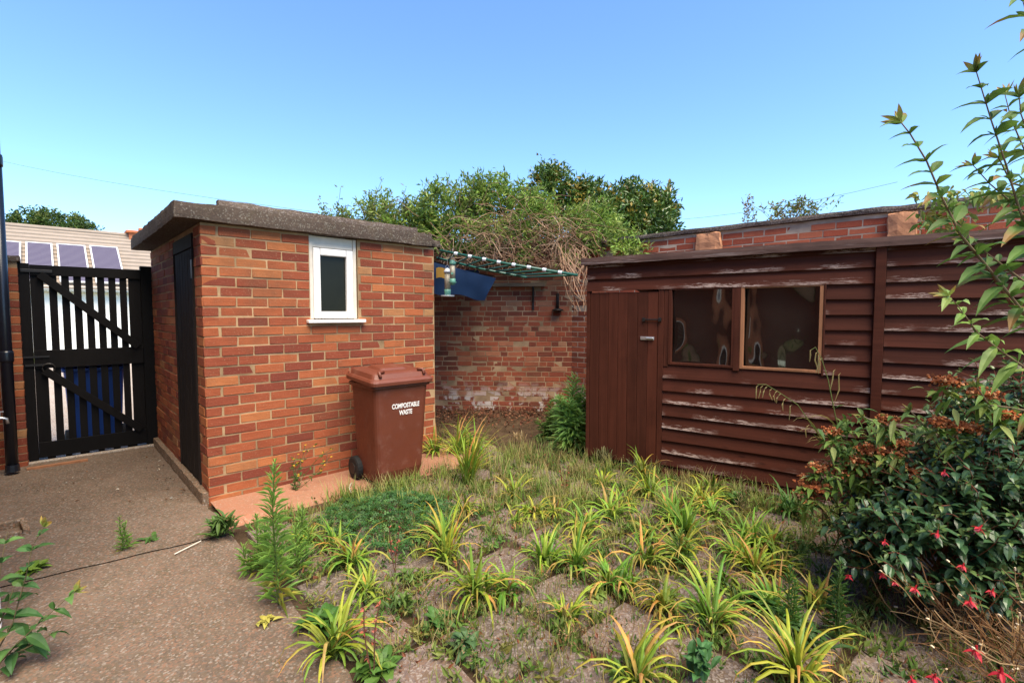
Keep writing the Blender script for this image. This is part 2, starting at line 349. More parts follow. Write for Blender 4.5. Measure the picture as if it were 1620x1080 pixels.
# paving slabs, laid square with the brick shed
patio = empty('patio', S(0, 0), kind='structure')
rng = random.Random(5)
def slab_mesh(w, d, seed, mat, th=.05):
    r = random.Random(seed); bm = bmesh.new(); pts = []
    n = 5
    base = [(-w/2, -d/2), (w/2, -d/2), (w/2, d/2), (-w/2, d/2)]
    out = []
    for k in range(4):
        a, b = base[k], base[(k+1) % 4]
        for j in range(n):
            tt = j/n; x = a[0]+(b[0]-a[0])*tt; y = a[1]+(b[1]-a[1])*tt
            if j == 0: x *= .965; y *= .965
            out.append((x+r.uniform(-.004, .004), y+r.uniform(-.004, .004)))
    top = [bm.verts.new((x*.98, y*.98, 0+r.uniform(-.002, .002))) for x, y in out]
    mid = [bm.verts.new((x, y, -.010)) for x, y in out]; bot = [bm.verts.new((x, y, -th)) for x, y in out]
    bm.faces.new(top)
    for a, b in ((top, mid), (mid, bot)):
        for i in range(len(a)): bm.faces.new((a[i], b[i], b[(i+1) % len(a)], a[(i+1) % len(a)]))
    me = bpy.data.meshes.new('paving_slab'); bm.to_mesh(me); bm.free(); me.materials.append(mat); return me
PT = .43
slabs = [slab_mesh(.385, .385, k, M['slab']) for k in range(6)]
cuts = [slab_mesh(.26, .38, 40+k, M['slab']) for k in range(3)]
tans = [slab_mesh(.55, .50, 20+k, M['tanpave']) for k in range(4)]
node = Vector((-.03, 3.0, 0)); nu, nv = uv(node)
for i in range(-8, 9):
    for j in range(-9, 8):
        u = nu+(i+.5)*PT+rng.uniform(-.012, .012); v = nv+(j+.5)*PT+rng.uniform(-.012, .012)
        cut = -.05 < u < .16
        if cut: u = .185
        p = S(u, v)
        if u < .16 or (v > -.66 and u < 2.1) or p.y < 1.2 or p.y > 5.0 or abs(p.x) > p.y*1.25+.4: continue
        # keep clear of the timber shed
        if (p-Vector((1.309, 4.3, 0))).dot(Vector((.572, .82, 0))) > -.20: continue
        o = link('paving_slab', cuts[rng.randrange(3)] if cut else slabs[rng.randrange(6)], patio, (u*1, 0, 0), (rng.uniform(-.012, .012), rng.uniform(-.012, .012), 0))
        o.location = p - patio.location + Vector((0, 0, rng.uniform(-.008, .006))); o.rotation_euler.z = ANG+rng.uniform(-.06, .06)+rng.randrange(4)*R(90)*(0 if cut else 1)
for i in range(7):
    for j in range(5):
        p = Vector((-1.55+i*.57+rng.uniform(-.05, .05), 5.0+j*.52+rng.uniform(-.04, .04), 0)); u, v = uv(p)
        if u < 2.25 or p.y > 7.1 or (p-Vector((1.309, 4.3, 0))).dot(Vector((.572, .82, 0))) > -.25: continue
        o = link('paving_slab', tans[rng.randrange(4)], patio, p-patio.location+Vector((0, 0, rng.uniform(-.006, .008)-.004)), (0, 0, rng.uniform(-.12, .12)+rng.randrange(2)*R(180)))
mb = MB()
def fn(s, q):
    p = S(.0+2.3*s, -.52*q-.02*math.sin(s*9)); p.z = .016 + .006*s - .012*q*q - .06*max(0, q-.93)/.07*(q > .93) + .003*noise.noise(p*3); return p
mb.grid(fn, 30, 10); mb.obj('concrete_apron', M['apron'], smooth=True, kind='structure')
# ------------------------------------------------------------------ bricks
BM_CACHE = {}
def brick_mesh(L, var, mat, depth=.1025, H=.065):
    key = (round(L, 3), var, mat.name, depth)
    if key in BM_CACHE: return BM_CACHE[key]
    r = random.Random(hash((round(L*1000), var)) % 9999); bm = bmesh.new()
    bmesh.ops.create_cube(bm, size=1)
    for v in bm.verts: v.co = Vector((v.co.x*L, (v.co.y+.5)*depth, (v.co.z+.5)*H))
    bmesh.ops.bevel(bm, geom=bm.edges[:], offset=.0035, segments=1, affect='EDGES')
    for v in bm.verts: v.co += Vector((r.uniform(-.0028, .0028), r.uniform(-.002, .002), r.uniform(-.0024, .0024)))
    me = bpy.data.meshes.new('brick'); bm.to_mesh(me); bm.free(); me.materials.append(mat); BM_CACHE[key] = me; return me
def course_list(k, L, bond, r, half0):
    out = []; x = 0.0
    if bond == 'stretcher':
        if half0: out.append((0, .1025)); x = .1125
        while x < L-.03: out.append((x, min(x+.215, L))); x += .225
    else:
        x = -r.uniform(0, .2)
        while x < L-.03:
            l = .215 if r.random() < (.75 if k % 3 else .3) else .1025
            out.append((max(x, 0), min(x+l, L))); x += l+.010
    return [(a, b) for a, b in out if b-a > .035]
def lay(parent, origin, rz, L, z0, n, mat, mat_a, indiv, bond='stretcher', holes=(), phase=0, seed=0, start=lambda k: 0.0, mass_parent=None):
    r = random.Random(seed); rot = Matrix.Rotation(rz, 4, 'Z'); T = Matrix.Translation(origin) @ rot
    mv = MB(); cnt = 0
    for k in range(n):
        z = z0+k*.075; x0 = start(k)
        for a, b in course_list(k, L-x0, bond, r, (k+phase) % 2 == 1 and x0 == 0):
            a += x0; b += x0; segs = [(a, b)]
            for (h0, h1, hz0, hz1) in holes:
                if z+.06 > hz0 and z+.005 < hz1:
                    ns = []
                    for s0, s1 in segs:
                        if s1 <= h0 or s0 >= h1: ns.append((s0, s1)); continue
                        if h0-s0 > .035: ns.append((s0, h0-.006))
                        if s1-h1 > .035: ns.append((h1+.006, s1))
                    segs = ns
            for s0, s1 in segs:
                l = round((s1-s0)*200)/200; l = s1-s0 if abs(l-(s1-s0)) > .0026 else l
                me = brick_mesh(l, r.randrange(5), mat); pos = Vector(((s0+s1)/2, -.007+r.uniform(-.0025, .0025), z+r.uniform(-.0015, .0015)))
                tilt = r.uniform(-.006, .006)
                if indiv((s0+s1)/2, z):
                    o = link('brick', me, parent); o.matrix_local = T @ Matrix.Translation(pos) @ Matrix.Rotation(tilt, 4, 'Y'); cnt += 1
                else:
                    W = T @ Matrix.Translation(pos); b0 = len(mv.v); rv = r.random()
                    for v in me.vertices: mv.V(W @ v.co)
                    for p in me.polygons: mv.Fc(*[b0+i for i in p.vertices]); mv.r.append(rv)
    if mv.v: mv.obj('bricks', mat_a, mass_parent or parent, kind='stuff')
    return cnt
# ------------------------------------------------------------------ brick shed
SL, SD, NC = 2.03, 2.30, 28
shed = empty('brick_shed', A, ANG, label='small flat-roofed red brick shed with a white window behind the brown bin', cat='shed')
WIN = (.78, 1.21, 1.375, 2.09)
DOOR = (SD-.985, SD-.235, .09, 2.04)        # in the side wall's own x (runs towards the corner)
mb = MB(); e = .0005; t0, t1 = -.003, .1
mb.box(t0, WIN[0], t0, t1, -.1, 2.09); mb.box(WIN[1], SL-t0, t0, t1, -.1, 2.09); mb.box(WIN[0]-e, WIN[1]+e, t0, t1, -.1, WIN[2])
wf = mb.obj('wall', M['mortar'], shed)
mb = MB(); mb.box(t0, t1, t1+.001, .235, -.1, 2.089); mb.box(t0, t1, .985, SD, -.1, 2.089); mb.box(t0, t1, .234, .986, 2.04, 2.088)
wsd = mb.obj('wall', M['mortar'], shed)
mb = MB(); mb.box(SL-t1, SL-t0, t1+.001, SD-t1, -.1, 2.089); mb.box(t1+.001, SL-t1, SD-t1, SD-t0, -.1, 2.089); mb.box(t1, SL-t1, t1, SD-t1, -.1, -.02)
mb.obj('wall', M['mortar'], shed)
n1 = lay(wf, Vector((0, 0, 0)), 0, SL, -.02, NC, M['brick'], M['brick_a'], lambda x, z: True, holes=[WIN], phase=0, seed=1, start=lambda k: 0 if k % 2 == 0 else .1125)
n2 = lay(wsd, Vector((0, SD-.0065, 0)), R(-90), SD, -.02, NC, M['brick'], M['brick_a'], lambda x, z: x > SD-.16, holes=[DOOR], phase=1, seed=2, start=lambda k: -.0 )
lay(wsd, Vector((SL, 0, 0)), R(90), SD, -.02, NC, M['brick'], M['brick_a'], lambda x, z: False, seed=3, start=lambda k: .1125 if k % 2 == 0 else 0.0)
print('shed bricks', n1, n2)
# roof slab with worn edges
def rough_box(name, x0, x1, y0, y1, z0, z1, mat, parent, nx, ny, amp, seed, nz=3, **k):
    bm = bmesh.new(); bmesh.ops.create_cube(bm, size=1)
    for v in bm.verts: v.co = Vector((x0+(x1-x0)*(v.co.x+.5), y0+(y1-y0)*(v.co.y+.5), z0+(z1-z0)*(v.co.z+.5)))
    for ax, nn in ((0, nx), (1, ny), (2, nz)):
        lo, hi = ((x0, x1), (y0, y1), (z0, z1))[ax]
        for i in range(1, nn):
            no = [0, 0, 0]; no[ax] = 1; co = [0, 0, 0]; co[ax] = lo+(hi-lo)*i/nn
            bmesh.ops.bisect_plane(bm, geom=bm.verts[:]+bm.edges[:]+bm.faces[:], plane_co=co, plane_no=no)
    for v in bm.verts:
        q = v.co*9+Vector((seed*7, 0, 0)); edge = sum((abs(v.co[i]-a) < 1e-5 or abs(v.co[i]-b) < 1e-5) for i, (a, b) in enumerate(((x0, x1), (y0, y1), (z0, z1))))
        v.co += noise.noise_vector(q)*amp*(1.0 if edge < 2 else 1.4)
        if edge >= 2:
            c = Vector(((x0+x1)/2, (y0+y1)/2, (z0+z1)/2)); d = (c-v.co); 
            v.co += Vector((math.copysign(1, d.x), math.copysign(1, d.y), math.copysign(1, d.z)))*amp*.7*Vector((1, 1, 1)).length/3
    me = bpy.data.meshes.new(name); bm.to_mesh(me); bm.free(); me.materials.append(mat); o = link(name, me, parent); return tag(o, **k)
rough_box('roof_slab', -.17, SL-.06, -.07, SD+.04, 2.092, 2.215, M['conc_roof'], shed, 40, 40, .006, 1, 4)
rough_box('roof_upstand', .15, 1.93, .13, .215, 2.21, 2.298, M['upstand'], shed, 30, 2, .006, 2, 3)
rough_box('broken_slab_end', SL-.09, SL+.07, -.05, .9, 2.096, 2.175, M['conc_roof'], shed, 6, 14, .022, 3, 3)
# window
win = MB().box(WIN[0]+.005, WIN[0]+.035, .012, .075, WIN[2]+.003, WIN[3]-.005).box(WIN[1]-.035, WIN[1]-.005, .012, .075, WIN[2]+.003, WIN[3]-.005).box(WIN[0]+.035, WIN[1]-.035, .02, .07, 1.99, WIN[3]-.005).obj('window', M['dirtywhite'], shed, bevel=.003)
x0, x1, z0, z1 = WIN[0]+.037, WIN[1]-.037, 1.382, 1.985
fr = MB(); 
for (a, b, c, d, yy) in ((0, 0, 1, 1, .004),):
    w = .062
    fr.box(x0, x0+w, yy, .06, z0, z1).box(x1-w, x1, yy, .06, z0, z1).box(x0+w, x1-w, yy, .06, z0, z0+w).box(x0+w, x1-w, yy, .06, z1-w, z1)
fr.obj('frame', M['white'], win, bevel=.009)
MB().box(x0+.06, x1-.06, .035, .041, z0+.06, z1-.06).obj('pane', M['glass'], win)
MB().box(WIN[0]-.035, WIN[1]+.05, -.055, .05, 1.345, 1.374).obj('sill', M['white'], win, bevel=.006)
# side door of vertical boards, seen edge on
dr = MB().box(.018, .05, .245, .975, .1, 2.0).obj('door', M['doorblack'], shed)
for k in range(7):
    y = .250+k*.1035; MB().box(-.008, .017, y, y+.098, .09+(.01 if k % 2 else 0), 1.93).obj('board', M['doorblack'], dr, bevel=.004)
MB().box(-.018, .03, .2362, .2495, .09, 2.04).box(-.018, .03, .9755, .984, .09, 2.04).box(-.016, .03, .2497, .9753, 1.935, 2.04).obj('door_frame', M['doorblack'], dr, bevel=.003)
MB().box(-.017, -.0085, .245, .30, 1.70, 1.84).obj('hinge', M['iron'], dr)
rough_box('plinth', -.05, .005, -.0, SD, -.05, .085, M['plinth'], shed, 2, 24, .007, 5, 2)
# ------------------------------------------------------------------ walls behind
C = Vector((.889, 7.25, 0)); BWL = 5.6; bw_ang = math.atan2(-.08, 1)
BW0 = C + Vector((-math.cos(bw_ang), -math.sin(bw_ang), 0))*BWL
bwall = empty('garden_wall', BW0, bw_ang, label='red brick back wall between the brick shed and the timber shed', cat='wall')
WT = 2.43
core = MB().box(0, BWL, -.004, .22, -.1, WT).obj('wall', M['wmortar'], bwall)
n3 = lay(core, Vector((0, 0, 0)), 0, BWL, -.03, 32, M['wbrick'], M['wbrick_a'], lambda x, z: 3.95 < x < 5.75 and .10 < z < 2.02, bond='mixed', seed=11)
rough_box('coping', -.02, BWL+.2, -.04, .26, WT+.002, WT+.06, M['coping'], bwall, 40, 3, .008, 4, 2)
print('back wall bricks', n3)
RD = Vector((.748, -.665, 0)).normalized(); rw_ang = math.atan2(RD.y, RD.x); RWL = 8.2
rwall = empty('garden_wall', C, rw_ang, label='red brick boundary wall with grey coping rising behind the timber shed roof', cat='wall')
RT = 2.40
core = MB().box(.005, RWL, -.004, .22, -.1, RT).obj('wall', M['rmortar'], rwall)
n4 = lay(core, Vector((0, 0, 0)), 0, RWL, -.03, 32, M['rbrick'], M['wbrick_a'], lambda x, z: z > 1.68 and x < 6.6, seed=12)
print('right wall bricks', n4)
rough_box('coping', -.1, RWL, -.045, .27, RT+.002, RT+.06, M['coping'], rwall, 60, 3, .010, 6, 2)
def along_r(px):
    k = (px-810)/F; return (k*C.y - C.x)/(RD.x-k*RD.y)
for px, w in ((1120, .30), (1420, .22)):
    s = along_r(px); rough_box('broken_pier', s-w/2, s+w/2, -.085, -.012, 1.6, RT-.02, M['brokenbrick'], rwall, 5, 2, .018, px, 14)
# ------------------------------------------------------------------ timber shed
P0 = Vector((1.309, 4.3, 0)); sdir = Vector((.82, -.572, 0)).normalized(); sang = math.atan2(sdir.y, sdir.x)
TL = -.708; TR = 3.1; TD = 1.75
tsh = empty('timber_shed', P0, sang, label='dark brown timber shed with overlapping boards and two dusty windows', cat='shed')
# local: x along front (to the right), -y faces the yard
body = MB().box(TL+.02, TR-.02, .14, TD, .03, 1.60).obj('wall', M['shedwood'], tsh)
BZ = .11; TH = .013
def board(x0, x1, z, h=BZ, part='board', y=0.0):
    l = x1-x0; mb = MB()
    n = max(1, int(l/.35)); r = random.Random(int(z*1000)+int(x0*77)); 
    vs_ = []
    for i in range(n+1):
        x = l*i/n; w = r.uniform(-.0025, .0025)
        vs_.append([mb.V((x, y-.017-TH+w*.3, w)), mb.V((x, y-.008, h+.012)), mb.V((x, y+.004, h+.012)), mb.V((x, y+.0, w))])
    for a, b in zip(vs_, vs_[1:]):
        for j in range(4): mb.Fc(a[j], b[j], b[(j+1) % 4], a[(j+1) % 4])
    mb.Fc(*vs_[0][::-1]); mb.Fc(*vs_[-1])
    return mb.obj(part, M['shedwood'], tsh, (x0, 0, z))
zl = [-.013+BZ*k for k in range(18)]
WB, WTZ = .985, 1.645
for k, z in enumerate(zl):
    if z > 1.86: continue
    if z < .02: z = .015
    if z < WB-.115:
        board(.03, 1.495, z)
    elif z < WB-.01:
        board(.03, 1.495, z, WB-z-.02)
    elif z < 1.63:
        board(1.215, 1.495, z)
    else:
        board(TL, 1.495, z, BZ if z < 1.8 else .06)
    board(1.56, TR, z, BZ if z < 1.8 else .06)
MB().box(1.497, 1.557, -.048, .0, .03, 1.90).obj('cover_strip', M['shedwood'], tsh, bevel=.003)
MB().box(TL-.005, TL+.028, -.02, .03, .03, 1.64).obj('corner_post', M['shedwood'], tsh, bevel=.003)
MB().box(-.02, .028, -.022, .03, .03, 1.64).obj('door_post', M['sheddoor'], tsh, bevel=.003)
# door of vertical boards
dx0, dx1 = TL+.031, -.023
door = MB().box(dx0, dx1, .0, .02, .07, 1.618).obj('door', M['sheddoor'], tsh)
nb = 7; w = (dx1-dx0)/nb
for k in range(nb): MB().box(dx0+k*w+.001, dx0+(k+1)*w-.0015, -.017, -.001, .06, 1.622-.006*(k/nb)).obj('board', M['sheddoor'], door, bevel=.003)
MB().box(dx1-.135, dx1+.03, -.034, -.024, 1.368, 1.379).box(dx1-.138, dx1-.115, -.036, -.018, 1.357, 1.390).box(dx1+.008, dx1+.033, -.044, -.0225, 1.357, 1.390).obj('bolt', M['iron'], door, bevel=.002)
MB().box(dx1-.155, dx1-.03, -.028, -.018, 1.192, 1.222).tube([(dx1-.10, -.032, 1.207), (dx1-.035, -.032, 1.207)], .009, 8).obj('hasp', M['steel'], door, bevel=.003)
# windows
for (wx0, wx1, nm) in ((.083, .590, 'cracked grey reflections'), (.655, 1.187, '')):
    wf_ = MB().box(wx0-.012, wx0+.012, -.026, .02, WB, WTZ).box(wx1-.012, wx1+.012, -.026, .02, WB, WTZ).box(wx0+.012, wx1-.012, -.024, .02, WB, WB+.02).box(wx0+.012, wx1-.012, -.024, .02, WTZ-.02, WTZ).obj('window', M['rawwood'] if not nm else M['sheddoor'], tsh, bevel=.002)
    sd_ = int(wx0*1000)
    def fn(s, q):
        x = wx0+.011+(wx1-wx0-.022)*s; z = WB+.018+(WTZ-WB-.036)*q
        return (x, .03+.038*noise.noise(Vector((x*4.1+sd_, z*2.9, 1)))+.002*noise.noise(Vector((x*11+sd_, z*9, 4))), z)
    MB().grid(fn, 30, 30).obj('pane', M['acrylic'], wf_, smooth=True)
MB().box(.595, .641, -.028, .02, WB-.02, WTZ).obj('mullion', M['sheddoor'], tsh, bevel=.003)
MB().box(.030, .070, -.02, .02, WB-.02, WTZ).obj('jamb', M['sheddoor'], tsh, bevel=.003)
MB().box(1.200, 1.214, -.03, .02, WB-.02, WTZ).obj('jamb', M['sheddoor'], tsh, bevel=.003)
mb = MB(); mb.hexa([(TL-.04, -.05, 1.892), (TR, -.05, 1.892), (TR, TD+.1, 1.64), (TL-.04, TD+.1, 1.64), (TL-.04, -.05, 1.925), (TR, -.05, 1.925), (TR, TD+.1, 1.675), (TL-.04, TD+.1, 1.675)])
mb.obj('roof', M['fascia'], tsh)
rough_box('fascia_board', TL-.045, TR, -.075, -.052, 1.880, 1.945, M['fascia'], tsh, 50, 1, .0035, 8, 2)
rough_box('sole_beam', TL, TR, .0, .05, -.04, .03, M['black'], tsh, 20, 1, .004, 9, 1)
# ------------------------------------------------------------------ gate
GP = S(-1.0, 2.36); 
gate = empty('wooden_gate', GP, ANG, label='black slatted wooden side gate with two diagonal braces', cat='gate')
GW = .985
MB().box(-.03, .0605, -.03, .05, .02, 1.90).obj('gate_post', M['black'], gate, bevel=.004)
MB().box(.9035, GW+.03, -.02, .06, .0, 1.93).obj('gate_post', M['black'], gate, bevel=.004)
MB().box(.062, .155, -.012, .022, .05, 1.885).obj('stile', M['black'], gate, bevel=.003)
MB().box(.80, .902, -.012, .022, .03, 1.88).obj('stile', M['black'], gate, bevel=.003)
for z0, z1 in ((1.79, 1.888), (.90, 1.075), (.035, .185)):
    MB().box(.062, .902, -.034, -.0125, z0, z1).obj('rail', M['black'], gate, bevel=.003)
for k in range(7):
    x = .190+k*.0895; MB().box(x, x+.058, -.012, .008, .045, 1.87).obj('slat', M['black'], gate, bevel=.002)
for a, b in (((.13, -.047, 1.80), (.86, -.047, 1.08)), ((.13, -.047, .88), (.86, -.047, .19))):
    MB().bar(a, b, .024, .07).obj('brace', M['black'], gate, bevel=.003)
lt = MB(); rp = [(.16+.045*math.cos(a), -.05, .90+.045*math.sin(a)) for a in [2*math.pi*k/16 for k in range(17)]]
lt.tube(rp, .007, 6, False).box(-.01, .17, -.046, -.036, 1.005, 1.022).box(.0, .14, -.046, -.036, .925, .945).obj('latch', M['iron'], gate)
MB().box(.0, .22, -.046, -.035, 1.815, 1.845).obj('bolt', M['iron'], gate, bevel=.003)
for k, (x, w) in enumerate(((.12, .06), (.25, .05), (.36, .07), (.5, .05), (.62, .06), (.74, .08))):
    MB().box(x, x+w, -.01, .006, .012, .036).obj('slat_end', M['black'], gate)
MB().box(-.02, .99, -.1, .12, -.03, .012).obj('gate_threshold', M['drive'], None, GP, (0, 0, ANG), kind='structure')
# brick pier beside the gate
pier = empty('brick_pier', S(-1.22, 2.22), ANG, label='narrow red brick pier between the gate and the black downpipe', cat='pier')
core = MB().box(.003, .204, .004, .22, -.05, 1.90).obj('wall', M['mortar'], pier)
r = random.Random(3)
for k in range(25):
    z = -.02+k*.075
    o = link('brick', brick_mesh(.207, r.randrange(5), M['brick']), core, (.1035, -.0, z), (0, r.uniform(-.006, .006), 0))
rough_box('pier_cap', -.02, .225, -.02, .24, 1.902, 1.955, M['conc_roof'], pier, 4, 4, .006, 7, 2)
# ------------------------------------------------------------------ house on the left and behind
HB = M['wbrick_a']
house = empty('house', S(-1.30, 1.9), ANG, label='brick house wall at the left edge behind the black downpipe', cat='house')
hm = NT('house_brick'); v = hm.coord(); bt = hm.new('ShaderNodeTexBrick', {'Vector': hm.new('ShaderNodeMapping', {'Vector': v, 'Rotation': (R(90), 0, 0)}).outputs[0], 'Color1': (.33, .085, .045, 1), 'Color2': (.24, .06, .04, 1), 'Mortar': (.36, .24, .14, 1), 'Scale': 1., 'Mortar Size': .01, 'Brick Width': .225, 'Row Height': .075})
hm.base(bt.outputs['Color'], .9, .2)
MB().box(-4, 0, -3.0, .35, -.05, 5.2).box(-8, -2.5, -9, -3.0, -.05, 5.2).obj('wall', hm.m, house)
MB().box(0.002, .262, -2.98, -2.935, .02, 2.05).obj('door', M['white'], house, bevel=.006, label='white door edge at the bottom left corner')
dpx = [D(20, 745, 4.28), D(13.5, 560, 4.28), D(7, 400, 4.28), D(1, 240, 4.28)]
px_ = dpx[0]; base = Vector((px_.x, px_.y, .0))
pipe = empty('downpipe', base, 0, label='black plastic downpipe rising along the left edge beside the pier', cat='pipe')
MB().tube([(0, 0, .03), (0, 0, 2.72)], .042, 14).obj('pipe', M['pipe'], pipe, smooth=True)
MB().tube([(0, 0, 2.70), (0, 0, 5.2)], .037, 14).obj('pipe', M['pipe'], pipe, smooth=True)
for z in (1.05, 2.74): MB().lathe([(.048, z-.05), (.05, z-.03), (.05, z+.03), (.046, z+.05)], 14).obj('collar', M['pipe'], pipe, smooth=True)
MB().lathe([(.05, .03), (.046, .09)], 12).obj('shoe', M['pipe'], pipe)
tp = D(2, 661, 3.9)
tap = empty('garden_tap', tp, ANG, label='small bright metal tap at the left edge beside the downpipe', cat='tap')
MB().tube([(-.12, 0, 0), (0, 0, 0), (.03, 0, -.01), (.035, 0, -.05)], .011, 8).obj('spout', M['steel'], tap, smooth=True)
MB().tube([(-.01, 0, 0), (-.01, 0, .045)], .008, 8).box(-.035, .015, -.006, .006, .045, .055).obj('tap_handle', M['steel'], tap)
# drain and metal strip on the path
dp = G(12, 842); drain = empty('gully_surround', dp, ANG+.1, label='square concrete gully surround on the path at the left edge', cat='drain')
MB().box(-.32, .09, .05, .085, -.03, .055).box(.06, .095, -.16, .049, -.03, .05).box(-.32, .059, -.16, -.13, -.03, .04).obj('kerb', M['plinth'], drain, bevel=.008)
MB().box(-.3, .059, -.13, .049, -.02, .006).obj('grating', M['iron'], drain)
MB().box(0, .42, 0, .05, 0, .016).obj('metal_strip', M['rawwood'], None, S(-1.02, 2.02, .006), (0, 0, ANG), label='rust brown strip lying on the path by the gate pier', cat='strip')
# ------------------------------------------------------------------ wheeled bins
def loft(mb, rings):
    ix = [[mb.V(p) for p in r] for r in rings]; n = len(ix[0])
    for a, b in zip(ix, ix[1:]):
        for j in range(n): mb.Fc(a[j], a[(j+1) % n], b[(j+1) % n], b[j])
    mb.Fc(*ix[0][::-1]); mb.Fc(*ix[-1]); return mb
def rr(x0, x1, y0, y1, z, r, n=4, dz=None):
    out = []
    for cx, cy, a0 in ((x1-r, y0+r, -90), (x1-r, y1-r, 0), (x0+r, y1-r, 90), (x0+r, y0+r, 180)):
        for k in range(n+1):
            a = R(a0+90*k/n); p = (cx+r*math.cos(a), cy+r*math.sin(a)); out.append((p[0], p[1], z+(dz(p[1]) if dz else 0)))
    return out
def make_bin(loc, rz, mat, label, text):
    b = empty('wheeled_bin', loc, rz, label=label, cat='bin')
    # local x = width .54, front at y=-.24
    mb = MB(); loft(mb, [rr(-.205, .205, -.17, .19, .035, .05), rr(-.215, .215, -.19, .2, .12, .05), rr(-.245, .245, -.225, .215, .74, .05), rr(-.25, .25, -.23, .22, .81, .05), rr(-.268, .268, -.245, .235, .815, .045), rr(-.268, .268, -.245, .235, .845, .045)])
    mb.obj('body', mat, b, smooth=False, bevel=.004)
    sl = lambda y: .03*(y+.25)/.5
    mb = MB(); loft(mb, [rr(-.285, .285, -.268, .25, .838, .05, dz=sl), rr(-.287, .287, -.27, .25, .868, .05, dz=sl), rr(-.272, .272, -.25, .235, .886, .05, dz=sl), rr(-.262, .262, -.235, .225, .888, .05, dz=sl), rr(-.245, .245, -.212, .21, .925, .05, dz=sl), rr(-.225, .225, -.19, .19, .934, .05, dz=sl)])
    lid = mb.obj('lid', mat, b, bevel=.004)
    mb = MB(); loft(mb, [rr(-.13, .13, -.10, .16, .934, .03, dz=sl), rr(-.11, .11, -.08, .14, .952, .03, dz=sl)]); mb.obj('raised_panel', mat, lid, bevel=.004)
    for sx in (-1, 1): MB().tube([(sx*.20, -.235, .905), (sx*.20, -.21, .945), (sx*.155, -.20, .946)], .014, 8).obj('lid_grip', mat, lid, smooth=True)
    MB().tube([(-.22, .26, .90), (-.22, .31, .90), (.22, .31, .90), (.22, .26, .90)], .016, 8).obj('handle', mat, b, smooth=True)
    for sx in (-1, 1):
        w = link('wheel', None, b) if False else MB().tube([(sx*.235-.028, .17, .10), (sx*.235-.02, .17, .10), (sx*.235+.02, .17, .10), (sx*.235+.028, .17, .10)], [.085, .1, .1, .085], 22).obj('wheel', M['rubber'], b, smooth=False)
        MB().tube([(sx*.235-.032, .17, .1), (sx*.235+.032, .17, .1)], .05, 14).obj('hub', M['iron'], w)
    MB().tube([(-.24, .17, .1), (.24, .17, .1)], .012, 8).obj('axle', M['steel'], b)
    if text:
        for i, (line, zz, sz) in enumerate((('COMPOSTABLE', .640, .055), ('WASTE', .583, .055))):
            c = bpy.data.curves.new('lettering', 'FONT'); c.body = line; c.size = sz; c.align_x = 'CENTER'; c.offset = .0013; c.extrude = .0006; c.space_character = .98
            to = bpy.data.objects.new('tmp', c); COL.objects.link(to); bpy.context.view_layer.update()
            me = bpy.data.meshes.new_from_object(to.evaluated_get(bpy.context.evaluated_depsgraph_get())); bpy.data.objects.remove(to)
            me.materials.clear(); me.materials.append(M['print'])
            y = -.19-.035*(zz-.12)/.62 - .0022
            o = link('lettering', me, b, (.03, y, zz), (R(90)+.056, 0, 0)); o.scale = (.68, 1, 1)
            o['label'] = 'white printed words ' + line.lower()
    return b
bc = S(1.265, -.44); make_bin(bc+Vector((0, 0, .012)), ANG-.02, M['binbrown'], 'reddish brown wheeled bin lettered in white standing against the brick shed', True)
make_bin(S(-.48, 2.95), ANG+R(180), M['binblue'], 'blue wheeled bin seen through the slats of the black gate', False)
cpt = [G(556, 768), G(552, 775), G(556, 783), G(566, 790), G(577, 792)]
MB().tube([p+Vector((0, 0, .022)) for p in cpt], .007, 6).obj('rope_end', M['dirtywhite'], None, smooth=True, label='short white rope end lying by the bin wheel', cat='rope')
# ------------------------------------------------------------------ rack, feeders, shelf, tarp
f1, f2 = Vector((-.72, 4.93, 2.055)), Vector((.60, 4.50, 1.775)); r1, r2 = D(691, 408, 5.3), D(834, 439, 4.95)
rack = empty('hanging_rack', (f1+f2)/2, 0, label='green metal ladder-like rack slung between the two sheds', cat='rack'); ro = rack.location
MB().tube([f1-ro, (f1+f2)/2-ro-Vector((0, 0, .012)), f2-ro], .013, 8).obj('rail', M['greenmetal'], rack, smooth=True)
MB().tube([r1-ro, (r1+r2)/2-ro-Vector((0, 0, .015)), r2-ro], .012, 8).obj('rail', M['greenmetal'], rack, smooth=True)
for k in range(10):
    tt = .02+k/9*.97; a = f1.lerp(f2, tt); b = r1.lerp(r2, tt)
    sag = Vector((0, 0, -.012*(1-abs(2*tt-1))))
    MB().tube([a+sag-ro, b+sag-ro], .009, 6).obj('rung', M['greenmetal'], rack, smooth=True)
    if 0 < k < 9: MB().tube([a+sag-ro-(f2-f1).normalized()*.018, a+sag-ro+(f2-f1).normalized()*.018], .0175, 8).obj('clip', M['clip'], rack)
